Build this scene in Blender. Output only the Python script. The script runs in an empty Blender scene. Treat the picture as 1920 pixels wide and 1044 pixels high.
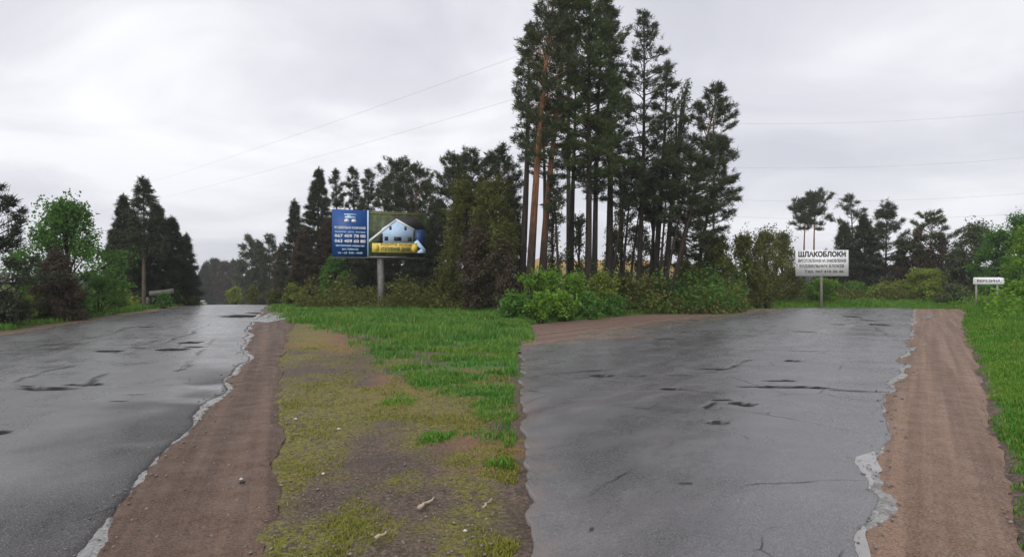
import bpy, math, random
import numpy as np
from mathutils import Vector, Matrix

SC = bpy.context.scene
COL = SC.collection
R = math.radians
# ------------------------------------------------------------------ camera
F, CU, CV, EYE = 1185.0, 960.0, 522.0, 1.6      # focal length in photo pixels, centre, eye height
cam = bpy.data.cameras.new('camera')
cam.sensor_width = 36.0
cam.lens = F / 1920.0 * 36.0
cam.clip_start = 0.05
cam.clip_end = 6000.0
camo = bpy.data.objects.new('camera', cam)
camo.location = (0, 0, EYE)
camo.rotation_euler = (R(90), 0, 0)
COL.objects.link(camo)
SC.camera = camo
# ------------------------------------------------------------------ sky
SUN_EL, SUN_AZ = R(42), R(200)       # the sun stands behind the camera, hidden by cloud
world = bpy.data.worlds.new('World')
SC.world = world
world.use_nodes = True
wt = world.node_tree
wt.nodes.clear()
WN = wt.nodes.new


def wl(a, b):
    wt.links.new(a, b)


def wmath(op, a, b=None, c=None):
    n = WN('ShaderNodeMath')
    n.operation = op
    for i, x in enumerate((a, b, c)):
        if x is None:
            continue
        if isinstance(x, (int, float)):
            n.inputs[i].default_value = x
        else:
            wl(x, n.inputs[i])
    return n.outputs[0]


def wmix(f, a, b, blend='MIX'):
    n = WN('ShaderNodeMix')
    n.data_type = 'RGBA'
    n.blend_type = blend
    for i, x in ((0, f), (6, a), (7, b)):
        if isinstance(x, (int, float)):
            n.inputs[i].default_value = x
        elif isinstance(x, tuple):
            n.inputs[i].default_value = (*x, 1)
        else:
            wl(x, n.inputs[i])
    return n.outputs[2]


def wramp(f, stops):
    n = WN('ShaderNodeValToRGB')
    e = n.color_ramp.elements
    while len(e) < len(stops):
        e.new(0.5)
    for i, (p, c) in enumerate(stops):
        e[i].position = p
        e[i].color = (*c, 1) if isinstance(c, tuple) else (c, c, c, 1)
    wl(f, n.inputs[0])
    return n.outputs[0]


nish = WN('ShaderNodeTexSky')
nish.sky_type = 'NISHITA'
nish.sun_disc = False
nish.sun_elevation = SUN_EL
nish.sun_rotation = SUN_AZ
tc = WN('ShaderNodeTexCoord')
sp = WN('ShaderNodeSeparateXYZ')
wl(tc.outputs['Generated'], sp.inputs[0])
zz = wmath('ADD', wmath('MAXIMUM', sp.outputs[2], 0.0), 0.22)
cx = wmath('DIVIDE', sp.outputs[0], zz)
cy = wmath('DIVIDE', sp.outputs[1], zz)
cb = WN('ShaderNodeCombineXYZ')
wl(cx, cb.inputs[0])
wl(cy, cb.inputs[1])
nz = WN('ShaderNodeTexNoise')
nz.inputs['Scale'].default_value = 1.15
nz.inputs['Detail'].default_value = 5.0
nz.inputs['Roughness'].default_value = 0.5
nz.inputs['Distortion'].default_value = 0.5
mp = WN('ShaderNodeMapping')
mp.inputs['Location'].default_value = (3.1, 1.7, 0)
wl(cb.outputs[0], mp.inputs[0])
wl(mp.outputs[0], nz.inputs['Vector'])
nz2 = WN('ShaderNodeTexNoise')
nz2.inputs['Scale'].default_value = 0.35
nz2.inputs['Detail'].default_value = 2.0
wl(mp.outputs[0], nz2.inputs['Vector'])
cl = wmath('ADD', wmath('MULTIPLY', nz.outputs[0], 0.62), wmath('MULTIPLY', nz2.outputs[0], 0.38))
# thin bright break in the cloud layer, up and to the left of the road
dv = WN('ShaderNodeVectorMath')
dv.operation = 'DISTANCE'
dv.inputs[1].default_value = (-0.47, 0.83, 0.30)
wl(tc.outputs['Generated'], dv.inputs[0])
brk = wmath('SUBTRACT', 1.0, wmath('MINIMUM', wmath('MULTIPLY', dv.outputs['Value'], 2.6), 1.0))
cl = wmath('ADD', cl, wmath('MULTIPLY', brk, 0.15))
# cloud layer, in Nishita units (the Background strength below is 0.1)
cloud = wramp(cl, [(0.38, (5.5, 5.55, 6.15)), (0.49, (6.8, 6.8, 7.3)), (0.60, (9.0, 9.0, 9.2))])
cloud = wmix(wmath('MULTIPLY', wmath('SUBTRACT', 1.0, wmath('MINIMUM', wmath('MULTIPLY', wmath('MAXIMUM', sp.outputs[2], 0.0), 4.0), 1.0)), 0.55), cloud, (6.1, 6.2, 6.75))
skyc = wmix(0.04, cloud, nish.outputs[0])
bg = WN('ShaderNodeBackground')
bg.inputs[1].default_value = 0.1
wl(skyc, bg.inputs[0])
wo = WN('ShaderNodeOutputWorld')
wl(bg.outputs[0], wo.inputs[0])

sun = bpy.data.lights.new('sun', 'SUN')
sun.energy = 1.5
sun.angle = R(50)
sun.color = (1.0, 0.97, 0.92)
suno = bpy.data.objects.new('sun', sun)
suno.rotation_euler = (R(90) - SUN_EL, 0, R(180) - SUN_AZ)
suno.location = (0, 0, 60)
COL.objects.link(suno)
SC.view_settings.view_transform = 'Standard'
SC.view_settings.look = 'None'
SC.view_settings.exposure = 0.28
SC.view_settings.gamma = 1.0
SC.view_settings.use_curve_mapping = False
SC.cycles.max_bounces = 5
SC.cycles.diffuse_bounces = 3
SC.cycles.volume_bounces = 1
SC.cycles.transparent_max_bounces = 6
SC.cycles.use_denoising = True

# ------------------------------------------------------------------ helpers: numbers


def sst(a, b, x):
    t = np.clip((np.asarray(x, float) - a) / (b - a), 0, 1)
    return t * t * (3 - 2 * t)


def _h(ix, iy, seed):
    n = (ix.astype(np.int64) * 374761393 + iy.astype(np.int64) * 668265263 + seed * 974634777) & 0x7fffffff
    n = ((n ^ (n >> 13)) * 1274126177) & 0x7fffffff
    return ((n ^ (n >> 16)) & 0xffff) / 65535.0


def vnoise(x, y, seed=0):
    x = np.asarray(x, float)
    y = np.asarray(y, float)
    ix, iy = np.floor(x), np.floor(y)
    fx, fy = x - ix, y - iy
    fx = fx * fx * (3 - 2 * fx)
    fy = fy * fy * (3 - 2 * fy)
    a, b = _h(ix, iy, seed), _h(ix + 1, iy, seed)
    c, d = _h(ix, iy + 1, seed), _h(ix + 1, iy + 1, seed)
    return (a * (1 - fx) + b * fx) * (1 - fy) + (c * (1 - fx) + d * fx) * fy


def fbm(x, y, seed=0, o=4):
    s, a, t = 0, 1.0, 0
    for k in range(o):
        s = s + a * vnoise(np.asarray(x) * 2 ** k, np.asarray(y) * 2 ** k, seed + 17 * k)
        t += a
        a *= 0.5
    return s / t          # 0..1


def softplus(x, w):
    return w * np.logaddexp(0, np.asarray(x, float) / w)


def terr(X, Y):
    X = np.asarray(X, float)
    Y = np.asarray(Y, float)
    Yc = np.minimum(Y, 190)
    a = sst(-3, -11, X)
    b = sst(6, 11, X)
    zA = -0.0475 * softplus(Yc - 37.5, 1.6)
    zM = -0.025 * softplus(Yc - 40, 3)
    zB = -0.5 * sst(32.5, 38.5, Yc) + 0.42 * sst(39.5, 43, Yc) - 0.035 * softplus(Yc - 47, 3)
    z = a * zA + b * zB + (1 - a - b) * zM
    hill = sst(105, 150, Y) * sst(-6, 8, X) * sst(50, 34, X) * 9.4
    return z + hill


def G(u, v):
    Y = EYE * F / (v - CV)
    return ((u - CU) / F * Y, Y)


def UX(u, Y):
    return (u - CU) / F * Y


def VZ(v, Y):
    return EYE + (CV - v) / F * Y


def poly(pts):
    return np.array([G(*p) for p in pts])


def sdf(px, py, P):
    """signed distance to polygon, positive inside"""
    px = np.asarray(px, float)
    py = np.asarray(py, float)
    inside = np.zeros(px.shape, bool)
    d = np.full(px.shape, 1e9)
    n = len(P)
    for i in range(n):
        ax, ay = P[i]
        bx, by = P[(i + 1) % n]
        c = ((ay > py) != (by > py)) & (px < (bx - ax) * (py - ay) / (by - ay + 1e-12) + ax)
        inside ^= c
        ex, ey = bx - ax, by - ay
        t = np.clip(((px - ax) * ex + (py - ay) * ey) / (ex * ex + ey * ey + 1e-12), 0, 1)
        d = np.minimum(d, np.hypot(px - ax - t * ex, py - ay - t * ey))
    return np.where(inside, d, -d)


# ------------------------------------------------------------------ helpers: meshes
class MB:
    """collects triangles and quads in numpy, links them as one mesh object"""

    def __init__(s):
        s.v, s.q, s.t, s.n, s.a = [], [], [], 0, []

    def add(s, v, q=None, t=None, tone=0.5):
        v = np.asarray(v, float).reshape(-1, 3)
        if q is not None and len(q):
            s.q.append(np.asarray(q, int).reshape(-1, 4) + s.n)
        if t is not None and len(t):
            s.t.append(np.asarray(t, int).reshape(-1, 3) + s.n)
        s.v.append(v)
        s.a.append(np.broadcast_to(np.asarray(tone, float), (len(v),)) if np.ndim(tone) == 0 else np.asarray(tone, float))
        s.n += len(v)
        return s

    def box(s, c, d, rot=None, tone=0.5):
        c = np.asarray(c, float)
        d = np.asarray(d, float) / 2
        v = np.array([[x, y, z] for x in (-1, 1) for y in (-1, 1) for z in (-1, 1)], float) * d
        if rot is not None:
            v = v @ np.array(rot.to_3x3()).T if isinstance(rot, Matrix) else v @ np.asarray(rot).T
        return s.add(v + c, q=[(0, 1, 3, 2), (4, 6, 7, 5), (0, 4, 5, 1), (2, 3, 7, 6), (0, 2, 6, 4), (1, 5, 7, 3)], tone=tone)

    def tube(s, pts, rad, sides=7, cap=True, tone=0.5):
        pts = np.asarray(pts, float)
        rad = np.broadcast_to(np.asarray(rad, float), (len(pts),))
        tan = np.gradient(pts, axis=0)
        tan /= np.linalg.norm(tan, axis=1)[:, None] + 1e-9
        ref = np.where(np.abs(tan[:, 2:3]) > 0.9, np.array([[1.0, 0, 0]]), np.array([[0, 0, 1.0]]))
        a = np.cross(tan, ref)
        a /= np.linalg.norm(a, axis=1)[:, None] + 1e-9
        b = np.cross(tan, a)
        th = np.linspace(0, 2 * np.pi, sides, endpoint=False)
        ring = pts[:, None] + rad[:, None, None] * (a[:, None] * np.cos(th)[None, :, None] + b[:, None] * np.sin(th)[None, :, None])
        n = len(pts)
        i, j = np.meshgrid(np.arange(n - 1), np.arange(sides), indexing='ij')
        j2 = (j + 1) % sides
        q = np.stack([i * sides + j, (i + 1) * sides + j, (i + 1) * sides + j2, i * sides + j2], -1).reshape(-1, 4)
        v = ring.reshape(-1, 3)
        t = []
        if cap:
            v = np.vstack([v, pts[0], pts[-1]])
            c0, c1 = n * sides, n * sides + 1
            for k in range(sides):
                k2 = (k + 1) % sides
                t += [(c0, k, k2), (c1, (n - 1) * sides + k2, (n - 1) * sides + k)]
        return s.add(v, q=q, t=t if t else None, tone=tone)

    def prism(s, pts, y0, y1, tone=0.5):
        """outline in x,z (counter-clockwise seen from -y) extruded from y0 (front) to y1"""
        n = len(pts)
        v = [(x, y0, z) for x, z in pts] + [(x, y1, z) for x, z in pts]
        q = [(i, i + n, (i + 1) % n + n, (i + 1) % n) for i in range(n)]
        t = [(0, i, i + 1) for i in range(1, n - 1)] + [(n, n + i + 1, n + i) for i in range(1, n - 1)]
        return s.add(v, q=q, t=t, tone=tone)

    def mesh(s, name, smooth=False, attrs=None):
        v = np.vstack(s.v)
        q = np.vstack(s.q) if s.q else np.zeros((0, 4), int)
        t = np.vstack(s.t) if s.t else np.zeros((0, 3), int)
        me = bpy.data.meshes.new(name)
        me.vertices.add(len(v))
        me.vertices.foreach_set('co', v.astype(np.float32).ravel())
        lv = np.concatenate([q.ravel(), t.ravel()]).astype(np.int32)
        me.loops.add(len(lv))
        me.loops.foreach_set('vertex_index', lv)
        ls = np.concatenate([np.arange(len(q)) * 4, len(q) * 4 + np.arange(len(t)) * 3]).astype(np.int32)
        me.polygons.add(len(ls))
        me.polygons.foreach_set('loop_start', ls)
        if smooth:
            me.polygons.foreach_set('use_smooth', np.ones(len(ls), bool))
        at = {'tone': np.concatenate(s.a)}
        if attrs:
            at.update(attrs)
        for k, a in at.items():
            me.attributes.new(k, 'FLOAT', 'POINT').data.foreach_set('value', np.asarray(a, np.float32))
        me.update(calc_edges=True)
        me.validate()
        return me

    def obj(s, name, mat, parent=None, smooth=False, attrs=None, loc=None):
        o = bpy.data.objects.new(name, s.mesh(name, smooth, attrs))
        o.data.materials.append(mat)
        COL.objects.link(o)
        if parent:
            o.parent = parent
        if loc is not None:
            o.location = loc
        return o


def tag(o, label=None, cat=None, group=None, kind=None):
    for k, x in (('label', label), ('category', cat), ('group', group), ('kind', kind)):
        if x:
            o[k] = x
    return o


def thing(name, label, cat, loc, rz=0.0, group=None):
    o = bpy.data.objects.new(name, None)
    o.empty_display_size = 0.3
    o.location = loc
    o.rotation_euler = (0, 0, rz)
    COL.objects.link(o)
    return tag(o, label, cat, group)


# ------------------------------------------------------------------ helpers: materials
class NT:
    def __init__(s, name):
        s.m = bpy.data.materials.new(name)
        s.m.use_nodes = True
        s.t = s.m.node_tree
        s.b = s.t.nodes['Principled BSDF']
        s.out = s.t.nodes['Material Output']
        s.co = None

    def n(s, typ):
        return s.t.nodes.new(typ)

    def put(s, sock, x):
        if isinstance(x, (int, float)):
            sock.default_value = x
        elif isinstance(x, tuple):
            sock.default_value = (*x, 1) if len(sock.default_value) == 4 else x
        else:
            s.t.links.new(x, sock)

    def pos(s):
        if s.co is None:
            s.co = s.n('ShaderNodeTexCoord').outputs['Object']
        return s.co

    def map(s, scale=(1, 1, 1), rot=(0, 0, 0)):
        v = s.pos()
        for k, x in (('Rotation', rot), ('Scale', scale)):
            m = s.n('ShaderNodeMapping')
            m.inputs[k].default_value = x
            s.t.links.new(v, m.inputs[0])
            v = m.outputs[0]
        return v

    def noise(s, scale, detail=4, rough=0.55, vec=None, dist=0.0):
        n = s.n('ShaderNodeTexNoise')
        n.inputs['Scale'].default_value = scale
        n.inputs['Detail'].default_value = detail
        n.inputs['Roughness'].default_value = rough
        n.inputs['Distortion'].default_value = dist
        s.t.links.new(vec if vec is not None else s.pos(), n.inputs['Vector'])
        return n.outputs[0]

    def attr(s, name):
        n = s.n('ShaderNodeAttribute')
        n.attribute_name = name
        return n.outputs['Fac']

    def rnd(s):
        return s.n('ShaderNodeObjectInfo').outputs['Random']

    def math(s, op, a, b=None, clamp=False):
        n = s.n('ShaderNodeMath')
        n.operation = op
        n.use_clamp = clamp
        s.put(n.inputs[0], a)
        if b is not None:
            s.put(n.inputs[1], b)
        return n.outputs[0]

    def ramp(s, f, stops):
        n = s.n('ShaderNodeValToRGB')
        e = n.color_ramp.elements
        while len(e) < len(stops):
            e.new(0.5)
        for i, (p, c) in enumerate(stops):
            e[i].position = p
            e[i].color = (*c, 1) if isinstance(c, tuple) else (c, c, c, 1)
        s.put(n.inputs[0], f)
        return n.outputs[0]

    def mix(s, f, a, b, blend='MIX'):
        n = s.n('ShaderNodeMix')
        n.data_type = 'RGBA'
        n.blend_type = blend
        s.put(n.inputs[0], f)
        s.put(n.inputs[6], a)
        s.put(n.inputs[7], b)
        return n.outputs[2]

    def bump(s, h, strength=0.3, dist=0.02):
        n = s.n('ShaderNodeBump')
        n.inputs['Strength'].default_value = strength
        n.inputs['Distance'].default_value = dist
        s.put(n.inputs['Height'], h)
        s.t.links.new(n.outputs[0], s.b.inputs['Normal'])

    def set(s, col=None, rough=None, spec=None, metal=None):
        for k, x in (('Base Color', col), ('Roughness', rough), ('Specular IOR Level', spec), ('Metallic', metal)):
            if x is not None:
                s.put(s.b.inputs[k], x)
        return s.m


def flat(name, col, rough=0.6, metal=0.0, var=0.25, scale=6.0, spec=0.4):
    t = NT(name)
    n = t.noise(scale, 5)
    c = t.mix(t.ramp(n, [(0.3, 0.0), (0.7, 1.0)]), tuple(x * (1 - var) for x in col), tuple(min(1, x * (1 + var * 0.6)) for x in col))
    return t.set(c, rough, spec, metal)


def leaf_mat(name, dark, light, trans=0.25, var=0.35):
    """tone attribute picks between an old and a young leaf colour; each tree shifts a little"""
    t = NT(name)
    c = t.mix(t.attr('tone'), dark, light)
    c = t.mix(t.math('MULTIPLY', t.rnd(), var), c, tuple(x * 0.5 for x in dark))
    t.set(c, 0.65, 0.2)
    tr = t.n('ShaderNodeBsdfTranslucent')
    t.put(tr.inputs[0], c)
    mx = t.n('ShaderNodeMixShader')
    mx.inputs[0].default_value = trans
    t.t.links.new(t.b.outputs[0], mx.inputs[1])
    t.t.links.new(tr.outputs[0], mx.inputs[2])
    t.t.links.new(mx.outputs[0], t.out.inputs[0])
    return t.m


def bark_mat(name, low, high, z0, z1):
    t = NT(name)
    s = t.n('ShaderNodeSeparateXYZ')
    t.t.links.new(t.pos(), s.inputs[0])
    f = t.ramp(t.math('DIVIDE', t.math('SUBTRACT', s.outputs[2], z0), z1 - z0, True), [(0, 0.0), (1, 1.0)])
    n = t.noise(5, 6, 0.65, t.map((3, 3, 0.6)))
    c = t.mix(f, low, high)
    c = t.mix(t.ramp(n, [(0.35, 0.75), (0.62, 0.0)]), c, tuple(x * 0.3 for x in low))
    t.bump(n, 0.6, 0.03)
    return t.set(c, 0.85, 0.2)


M = {}
M['pine'] = leaf_mat('pine_needles', (0.0372, 0.0484, 0.0242), (0.093, 0.1153, 0.0521), 0.12)
M['pine_green'] = leaf_mat('green_pine_needles', (0.045, 0.0675, 0.0244), (0.1313, 0.1781, 0.0562), 0.15)
M['spruce'] = leaf_mat('spruce_needles', (0.0272, 0.0351, 0.0191), (0.067, 0.0798, 0.0415), 0.1)
M['brown'] = leaf_mat('brown_needles', (0.0504, 0.037, 0.0269), (0.126, 0.0974, 0.0605), 0.15)
M['olive'] = leaf_mat('olive_leaves', (0.055, 0.062, 0.016), (0.21, 0.225, 0.052), 0.35, 0.3)
M['green'] = leaf_mat('green_leaves', (0.045, 0.11, 0.022), (0.13, 0.29, 0.045), 0.35, 0.25)
M['bright'] = leaf_mat('bright_leaves', (0.075, 0.165, 0.02), (0.235, 0.42, 0.05), 0.4, 0.2)
M['lime'] = leaf_mat('lime_leaves', (0.095, 0.14, 0.022), (0.3, 0.37, 0.065), 0.4, 0.2)
M['grey_leaf'] = leaf_mat('grey_green_leaves', (0.055, 0.075, 0.036), (0.15, 0.185, 0.085), 0.3, 0.3)
M['bark_pine'] = bark_mat('pine_bark', (0.052, 0.036, 0.027), (0.34, 0.155, 0.075), 2.5, 7.5)
M['bark_dark'] = bark_mat('dark_bark', (0.040, 0.033, 0.028), (0.060, 0.048, 0.038), 0.0, 8.0)
M['bark_pale'] = bark_mat('pale_bark', (0.13, 0.105, 0.08), (0.13, 0.11, 0.085), 0.0, 8.0)

# ground ------------------------------------------------------------
t = NT('verge_soil')
n1 = t.noise(1.3, 6, 0.62)
n2 = t.noise(11, 6, 0.68)
n3 = t.noise(38, 5, 0.75)
soil = t.mix(t.ramp(n1, [(0.35, 0.0), (0.65, 1.0)]), (0.074, 0.050, 0.037), (0.140, 0.096, 0.073))
soil = t.mix(t.ramp(n2, [(0.46, 0.0), (0.60, 0.8)]), soil, (0.048, 0.036, 0.028))
soil = t.mix(t.ramp(n3, [(0.38, 0.8), (0.48, 0.0)]), soil, (0.030, 0.023, 0.018))
soil = t.mix(t.ramp(n3, [(0.53, 0.0), (0.64, 0.55)]), soil, (0.25, 0.20, 0.165))
lit = t.mix(n2, (0.15, 0.075, 0.035), (0.28, 0.155, 0.075))
lf = t.math('MULTIPLY', t.attr('litter'), t.ramp(n3, [(0.38, 0.15), (0.55, 1.0)]))
soil = t.mix(lf, soil, lit)
mossc = t.mix(t.ramp(n3, [(0.35, 0.0), (0.65, 1.0)]), (0.080, 0.075, 0.018), (0.240, 0.225, 0.034))
mf = t.math('MULTIPLY', t.attr('moss'), t.ramp(t.math('ADD', t.math('MULTIPLY', n2, 0.6), t.math('MULTIPLY', n3, 0.4)), [(0.44, 0.0), (0.54, 1.0)]))
soil = t.mix(mf, soil, mossc)
gr = t.mix(t.ramp(n2, [(0.3, 0.0), (0.7, 1.0)]), (0.040, 0.095, 0.016), (0.070, 0.165, 0.028))
gf = t.math('MULTIPLY', t.attr('grass'), t.ramp(t.math('ADD', t.math('MULTIPLY', n2, 0.6), t.math('MULTIPLY', t.attr('grass'), 0.4)), [(0.42, 0.0), (0.62, 1.0)]))
soil = t.mix(gf, soil, gr)
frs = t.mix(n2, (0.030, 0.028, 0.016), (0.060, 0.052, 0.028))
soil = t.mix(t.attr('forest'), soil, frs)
t.bump(t.math('ADD', t.math('MULTIPLY', n2, 0.7), t.math('MULTIPLY', n3, 0.3)), 0.7, 0.05)
M['soil'] = t.set(soil, t.ramp(n1, [(0.3, 0.62), (0.7, 0.9)]), 0.3)

# road ----------------------------------------------------------------


def road_mat(name, base, lo, hi, rot):
    t = NT(name)
    ax_ = (0, 0, rot)
    big = t.noise(0.5, 4, 0.55, t.map((1, 0.14, 1), ax_))
    med = t.noise(2.6, 7, 0.66, t.map((1, 0.45, 1), ax_))
    cross = t.noise(1.5, 5, 0.62, t.map((0.25, 1.2, 1), ax_))
    track = t.noise(0.9, 3, 0.5, t.map((1, 0.03, 1), ax_))
    patch = t.noise(0.28, 6, 0.6)
    fine = t.noise(105, 2, 0.8)
    gr_ = t.noise(34, 4, 0.75)
    c = t.mix(t.ramp(med, [(0.35, 0.0), (0.65, 1.0)]), tuple(x * 0.72 for x in base), tuple(x * 1.25 for x in base))
    c = t.mix(t.ramp(track, [(0.42, 0.0), (0.62, 0.45)]), c, tuple(x * 0.5 for x in base))
    c = t.mix(t.ramp(patch, [(0.52, 0.0), (0.56, 0.35)]), c, tuple(x * 0.62 for x in base))
    c = t.mix(t.ramp(fine, [(0.52, 0.0), (0.64, 0.75)]), c, tuple(x * 2.5 for x in base))
    c = t.mix(t.ramp(gr_, [(0.30, 0.8), (0.44, 0.0)]), c, tuple(x * 0.3 for x in base))
    wv = t.n('ShaderNodeMix')
    wv.data_type = 'VECTOR'
    wv.inputs[0].default_value = 0.12
    nzc = t.n('ShaderNodeTexNoise')
    nzc.inputs['Scale'].default_value = 2.2
    nzc.inputs['Detail'].default_value = 4
    t.t.links.new(t.pos(), nzc.inputs['Vector'])
    t.t.links.new(t.map((1, 0.75, 1), ax_), wv.inputs[4])
    t.t.links.new(nzc.outputs['Color'], wv.inputs[5])
    ck = 0
    for sc_, wd, lo_ in ((0.75, 0.010, 0.50), (2.3, 0.022, 0.60)):
        vo = t.n('ShaderNodeTexVoronoi')
        vo.feature = 'DISTANCE_TO_EDGE'
        vo.inputs['Scale'].default_value = sc_
        t.t.links.new(wv.outputs[1], vo.inputs['Vector'])
        m_ = t.math('MULTIPLY', t.ramp(vo.outputs['Distance'], [(0.0, 1.0), (wd, 0.0)]), t.ramp(t.noise(0.42 + 0.2 * sc_, 3), [(lo_, 0.0), (lo_ + 0.08, 1.0)]))
        ck = m_ if ck == 0 else t.math('MAXIMUM', ck, m_)
    c = t.mix(t.math('MULTIPLY', ck, 0.8), c, (0.02, 0.019, 0.018))
    c = t.mix(t.attr('mud'), c, t.mix(med, (0.15, 0.105, 0.085), (0.25, 0.185, 0.15)))
    c = t.mix(t.math('MULTIPLY', t.attr('hole'), t.ramp(med, [(0.3, 0.75), (0.6, 1.0)])), c, (0.026, 0.025, 0.024))
    c = t.mix(t.math('MULTIPLY', t.attr('crack'), 0.9), c, (0.018, 0.017, 0.017))
    r = t.ramp(t.math('ADD', t.math('MULTIPLY', big, 0.4), t.math('ADD', t.math('MULTIPLY', cross, 0.3), t.math('MULTIPLY', med, 0.3))), [(0.38, lo), (0.62, hi)])
    r = t.mix(t.math('MAXIMUM', t.attr('hole'), t.attr('dry')), r, (0.85, 0.85, 0.85))
    spc = t.math('SUBTRACT', 0.62, t.math('MULTIPLY', t.math('MAXIMUM', t.attr('hole'), t.math('MAXIMUM', t.math('MAXIMUM', ck, t.attr('crack')), t.attr('dry'))), 0.6), True)
    h = t.math('SUBTRACT', t.math('MULTIPLY', fine, 0.22), t.math('MULTIPLY', ck, 0.8))
    h = t.math('ADD', h, t.math('ADD', t.math('MULTIPLY', gr_, 0.3), t.math('MULTIPLY', med, 0.6)))
    h = t.math('ADD', h, t.math('MULTIPLY', cross, 0.5))
    t.bump(h, 0.3, 0.02)
    return t.set(c, r, spc)


M['road_a'] = road_mat('wet_patched_asphalt', (0.096, 0.094, 0.094), 0.15, 0.42, R(-20))
M['road_b'] = road_mat('wet_smooth_asphalt', (0.104, 0.100, 0.104), 0.16, 0.38, R(35))


def dirt_mat(name, a, b, rot, rough=(0.5, 0.85)):
    t = NT(name)
    tr = t.noise(1.1, 5, 0.6, t.map((2.6, 0.12, 1), (0, 0, rot)))
    med = t.noise(3.5, 6, 0.65)
    fine = t.noise(55, 4, 0.78)
    c = t.mix(t.ramp(tr, [(0.35, 0.0), (0.65, 1.0)]), a, b)
    c = t.mix(t.ramp(med, [(0.45, 0.0), (0.7, 0.28)]), c, tuple(x * 0.6 for x in a))
    trk = t.noise(3.2, 3, 0.6, t.map((1.6, 0.03, 1), (0, 0, rot)))
    c = t.mix(t.ramp(trk, [(0.50, 0.0), (0.60, 0.42)]), c, tuple(min(1, x * 1.45) for x in b))
    c = t.mix(t.ramp(trk, [(0.38, 0.45), (0.47, 0.0)]), c, tuple(x * 0.6 for x in a))
    mid_ = t.noise(17, 6, 0.75)
    c = t.mix(t.ramp(mid_, [(0.50, 0.0), (0.60, 0.45)]), c, tuple(x * 0.5 for x in a))
    c = t.mix(t.ramp(fine, [(0.51, 0.0), (0.62, 0.6)]), c, tuple(min(1, x * 1.6) for x in b))
    c = t.mix(t.ramp(fine, [(0.37, 0.8), (0.47, 0.0)]), c, tuple(x * 0.35 for x in a))
    t.bump(t.math('ADD', t.math('MULTIPLY', fine, 0.5), t.math('MULTIPLY', mid_, 0.4)), 0.6, 0.02)
    return t.set(c, t.ramp(med, [(0.3, rough[0]), (0.65, rough[1])]), 0.35)


M['dirt_a'] = dirt_mat('damp_brown_dirt', (0.070, 0.041, 0.027), (0.128, 0.080, 0.056), R(-20))
M['dirt_b'] = dirt_mat('reddish_dirt', (0.148, 0.090, 0.060), (0.220, 0.142, 0.100), R(33))
M['dirt_c'] = dirt_mat('muddy_brown_dirt', (0.125, 0.076, 0.056), (0.195, 0.127, 0.100), R(38), (0.3, 0.7))

t = NT('puddle_water')
fine = t.noise(16, 4)
t.bump(fine, 0.12, 0.01)
M['puddle'] = t.set(t.mix(t.noise(3, 4), (0.17, 0.16, 0.15), (0.30, 0.29, 0.275)), t.ramp(t.noise(7, 5), [(0.35, 0.08), (0.7, 0.4)]), 0.9)
t = NT('wet_grit')
fine = t.noise(34, 5, 0.7)
t.bump(fine, 0.6, 0.02)
gb_ = t.noise(6, 5, 0.65)
M['grit'] = t.set(t.mix(t.ramp(gb_, [(0.42, 0.0), (0.62, 0.75)]), t.mix(t.ramp(fine, [(0.35, 0.0), (0.65, 1.0)]), (0.12, 0.118, 0.112), (0.40, 0.40, 0.395)), (0.11, 0.085, 0.07)), t.ramp(t.noise(9, 4), [(0.35, 0.15), (0.65, 0.65)]), 0.7)


def blade_mat(name, d, l, y):
    t = NT(name)
    tn_ = t.attr('tone')
    c = t.mix(tn_, d, l)
    c = t.mix(t.ramp(t.noise(0.5, 4), [(0.45, 0.0), (0.68, 0.85)]), c, y)
    c = t.mix(t.ramp(tn_, [(0.90, 0.0), (0.95, 1.0)]), c, (0.30, 0.25, 0.10))
    t.set(c, 0.55, 0.25)
    tr = t.n('ShaderNodeBsdfTranslucent')
    t.put(tr.inputs[0], c)
    mx = t.n('ShaderNodeMixShader')
    mx.inputs[0].default_value = 0.3
    t.t.links.new(t.b.outputs[0], mx.inputs[1])
    t.t.links.new(tr.outputs[0], mx.inputs[2])
    t.t.links.new(mx.outputs[0], t.out.inputs[0])
    return t.m


M['grass'] = blade_mat('grass_blades', (0.053, 0.145, 0.022), (0.128, 0.306, 0.047), (0.162, 0.281, 0.038))
M['grass_b'] = blade_mat('roadside_grass_blades', (0.051, 0.149, 0.015), (0.128, 0.315, 0.031), (0.162, 0.281, 0.029))
M['moss'] = blade_mat('moss_tufts', (0.105, 0.110, 0.016), (0.275, 0.300, 0.036), (0.250, 0.235, 0.036))

# ------------------------------------------------------------------ roads: edges as functions of distance Y
YA = np.array([-8.0, 1.5, 3.79, 6.02, 8.43, 12.6, 15.2, 20, 25, 31.6, 40, 60, 100, 160, 200])
XAr = np.array([1.5, -1.7, -2.59, -3.25, -3.98, -5.3, -6.45, -8.35, -10.1, -12.5, -15.2, -21.5, -34.5, -54.5, -68])
XAl = np.array([-9.5, -10.4, -11.0, -11.5, -12.0, -13.0, -13.7, -14.9, -16.2, -17.7, -19.9, -26.5, -40, -60.5, -74])
YB = np.array([-8.0, 1.2, 2.6, 3.79, 7.0, 11.5, 14.2, 18, 22.3, 29.2, 33.3, 36, 39, 42])
XBr = np.array([1.7, 1.7, 1.75, 2.08, 4.15, 7.05, 8.85, 11.3, 14.1, 18.55, 21.0, 21.4, 19.5, 14.0])
XBl = np.array([-1.5, -1.4, -0.25, 0.10, 0.13, 0.16, 0.22, 2.2, 4.5, 10.6, 13.6, 13.8, 11.5, 5.0])


def edge(Y, ys, xs, amp, seed, fr=1.6):
    Y = np.asarray(Y, float)
    return np.interp(Y, ys, xs) + amp * (fbm(Y * fr, Y * 0 + seed * 3.1, seed, 5) - 0.5) * 2


def XAR(Y):
    return edge(Y, YA, XAr, 0.22, 3, 0.9)


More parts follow.
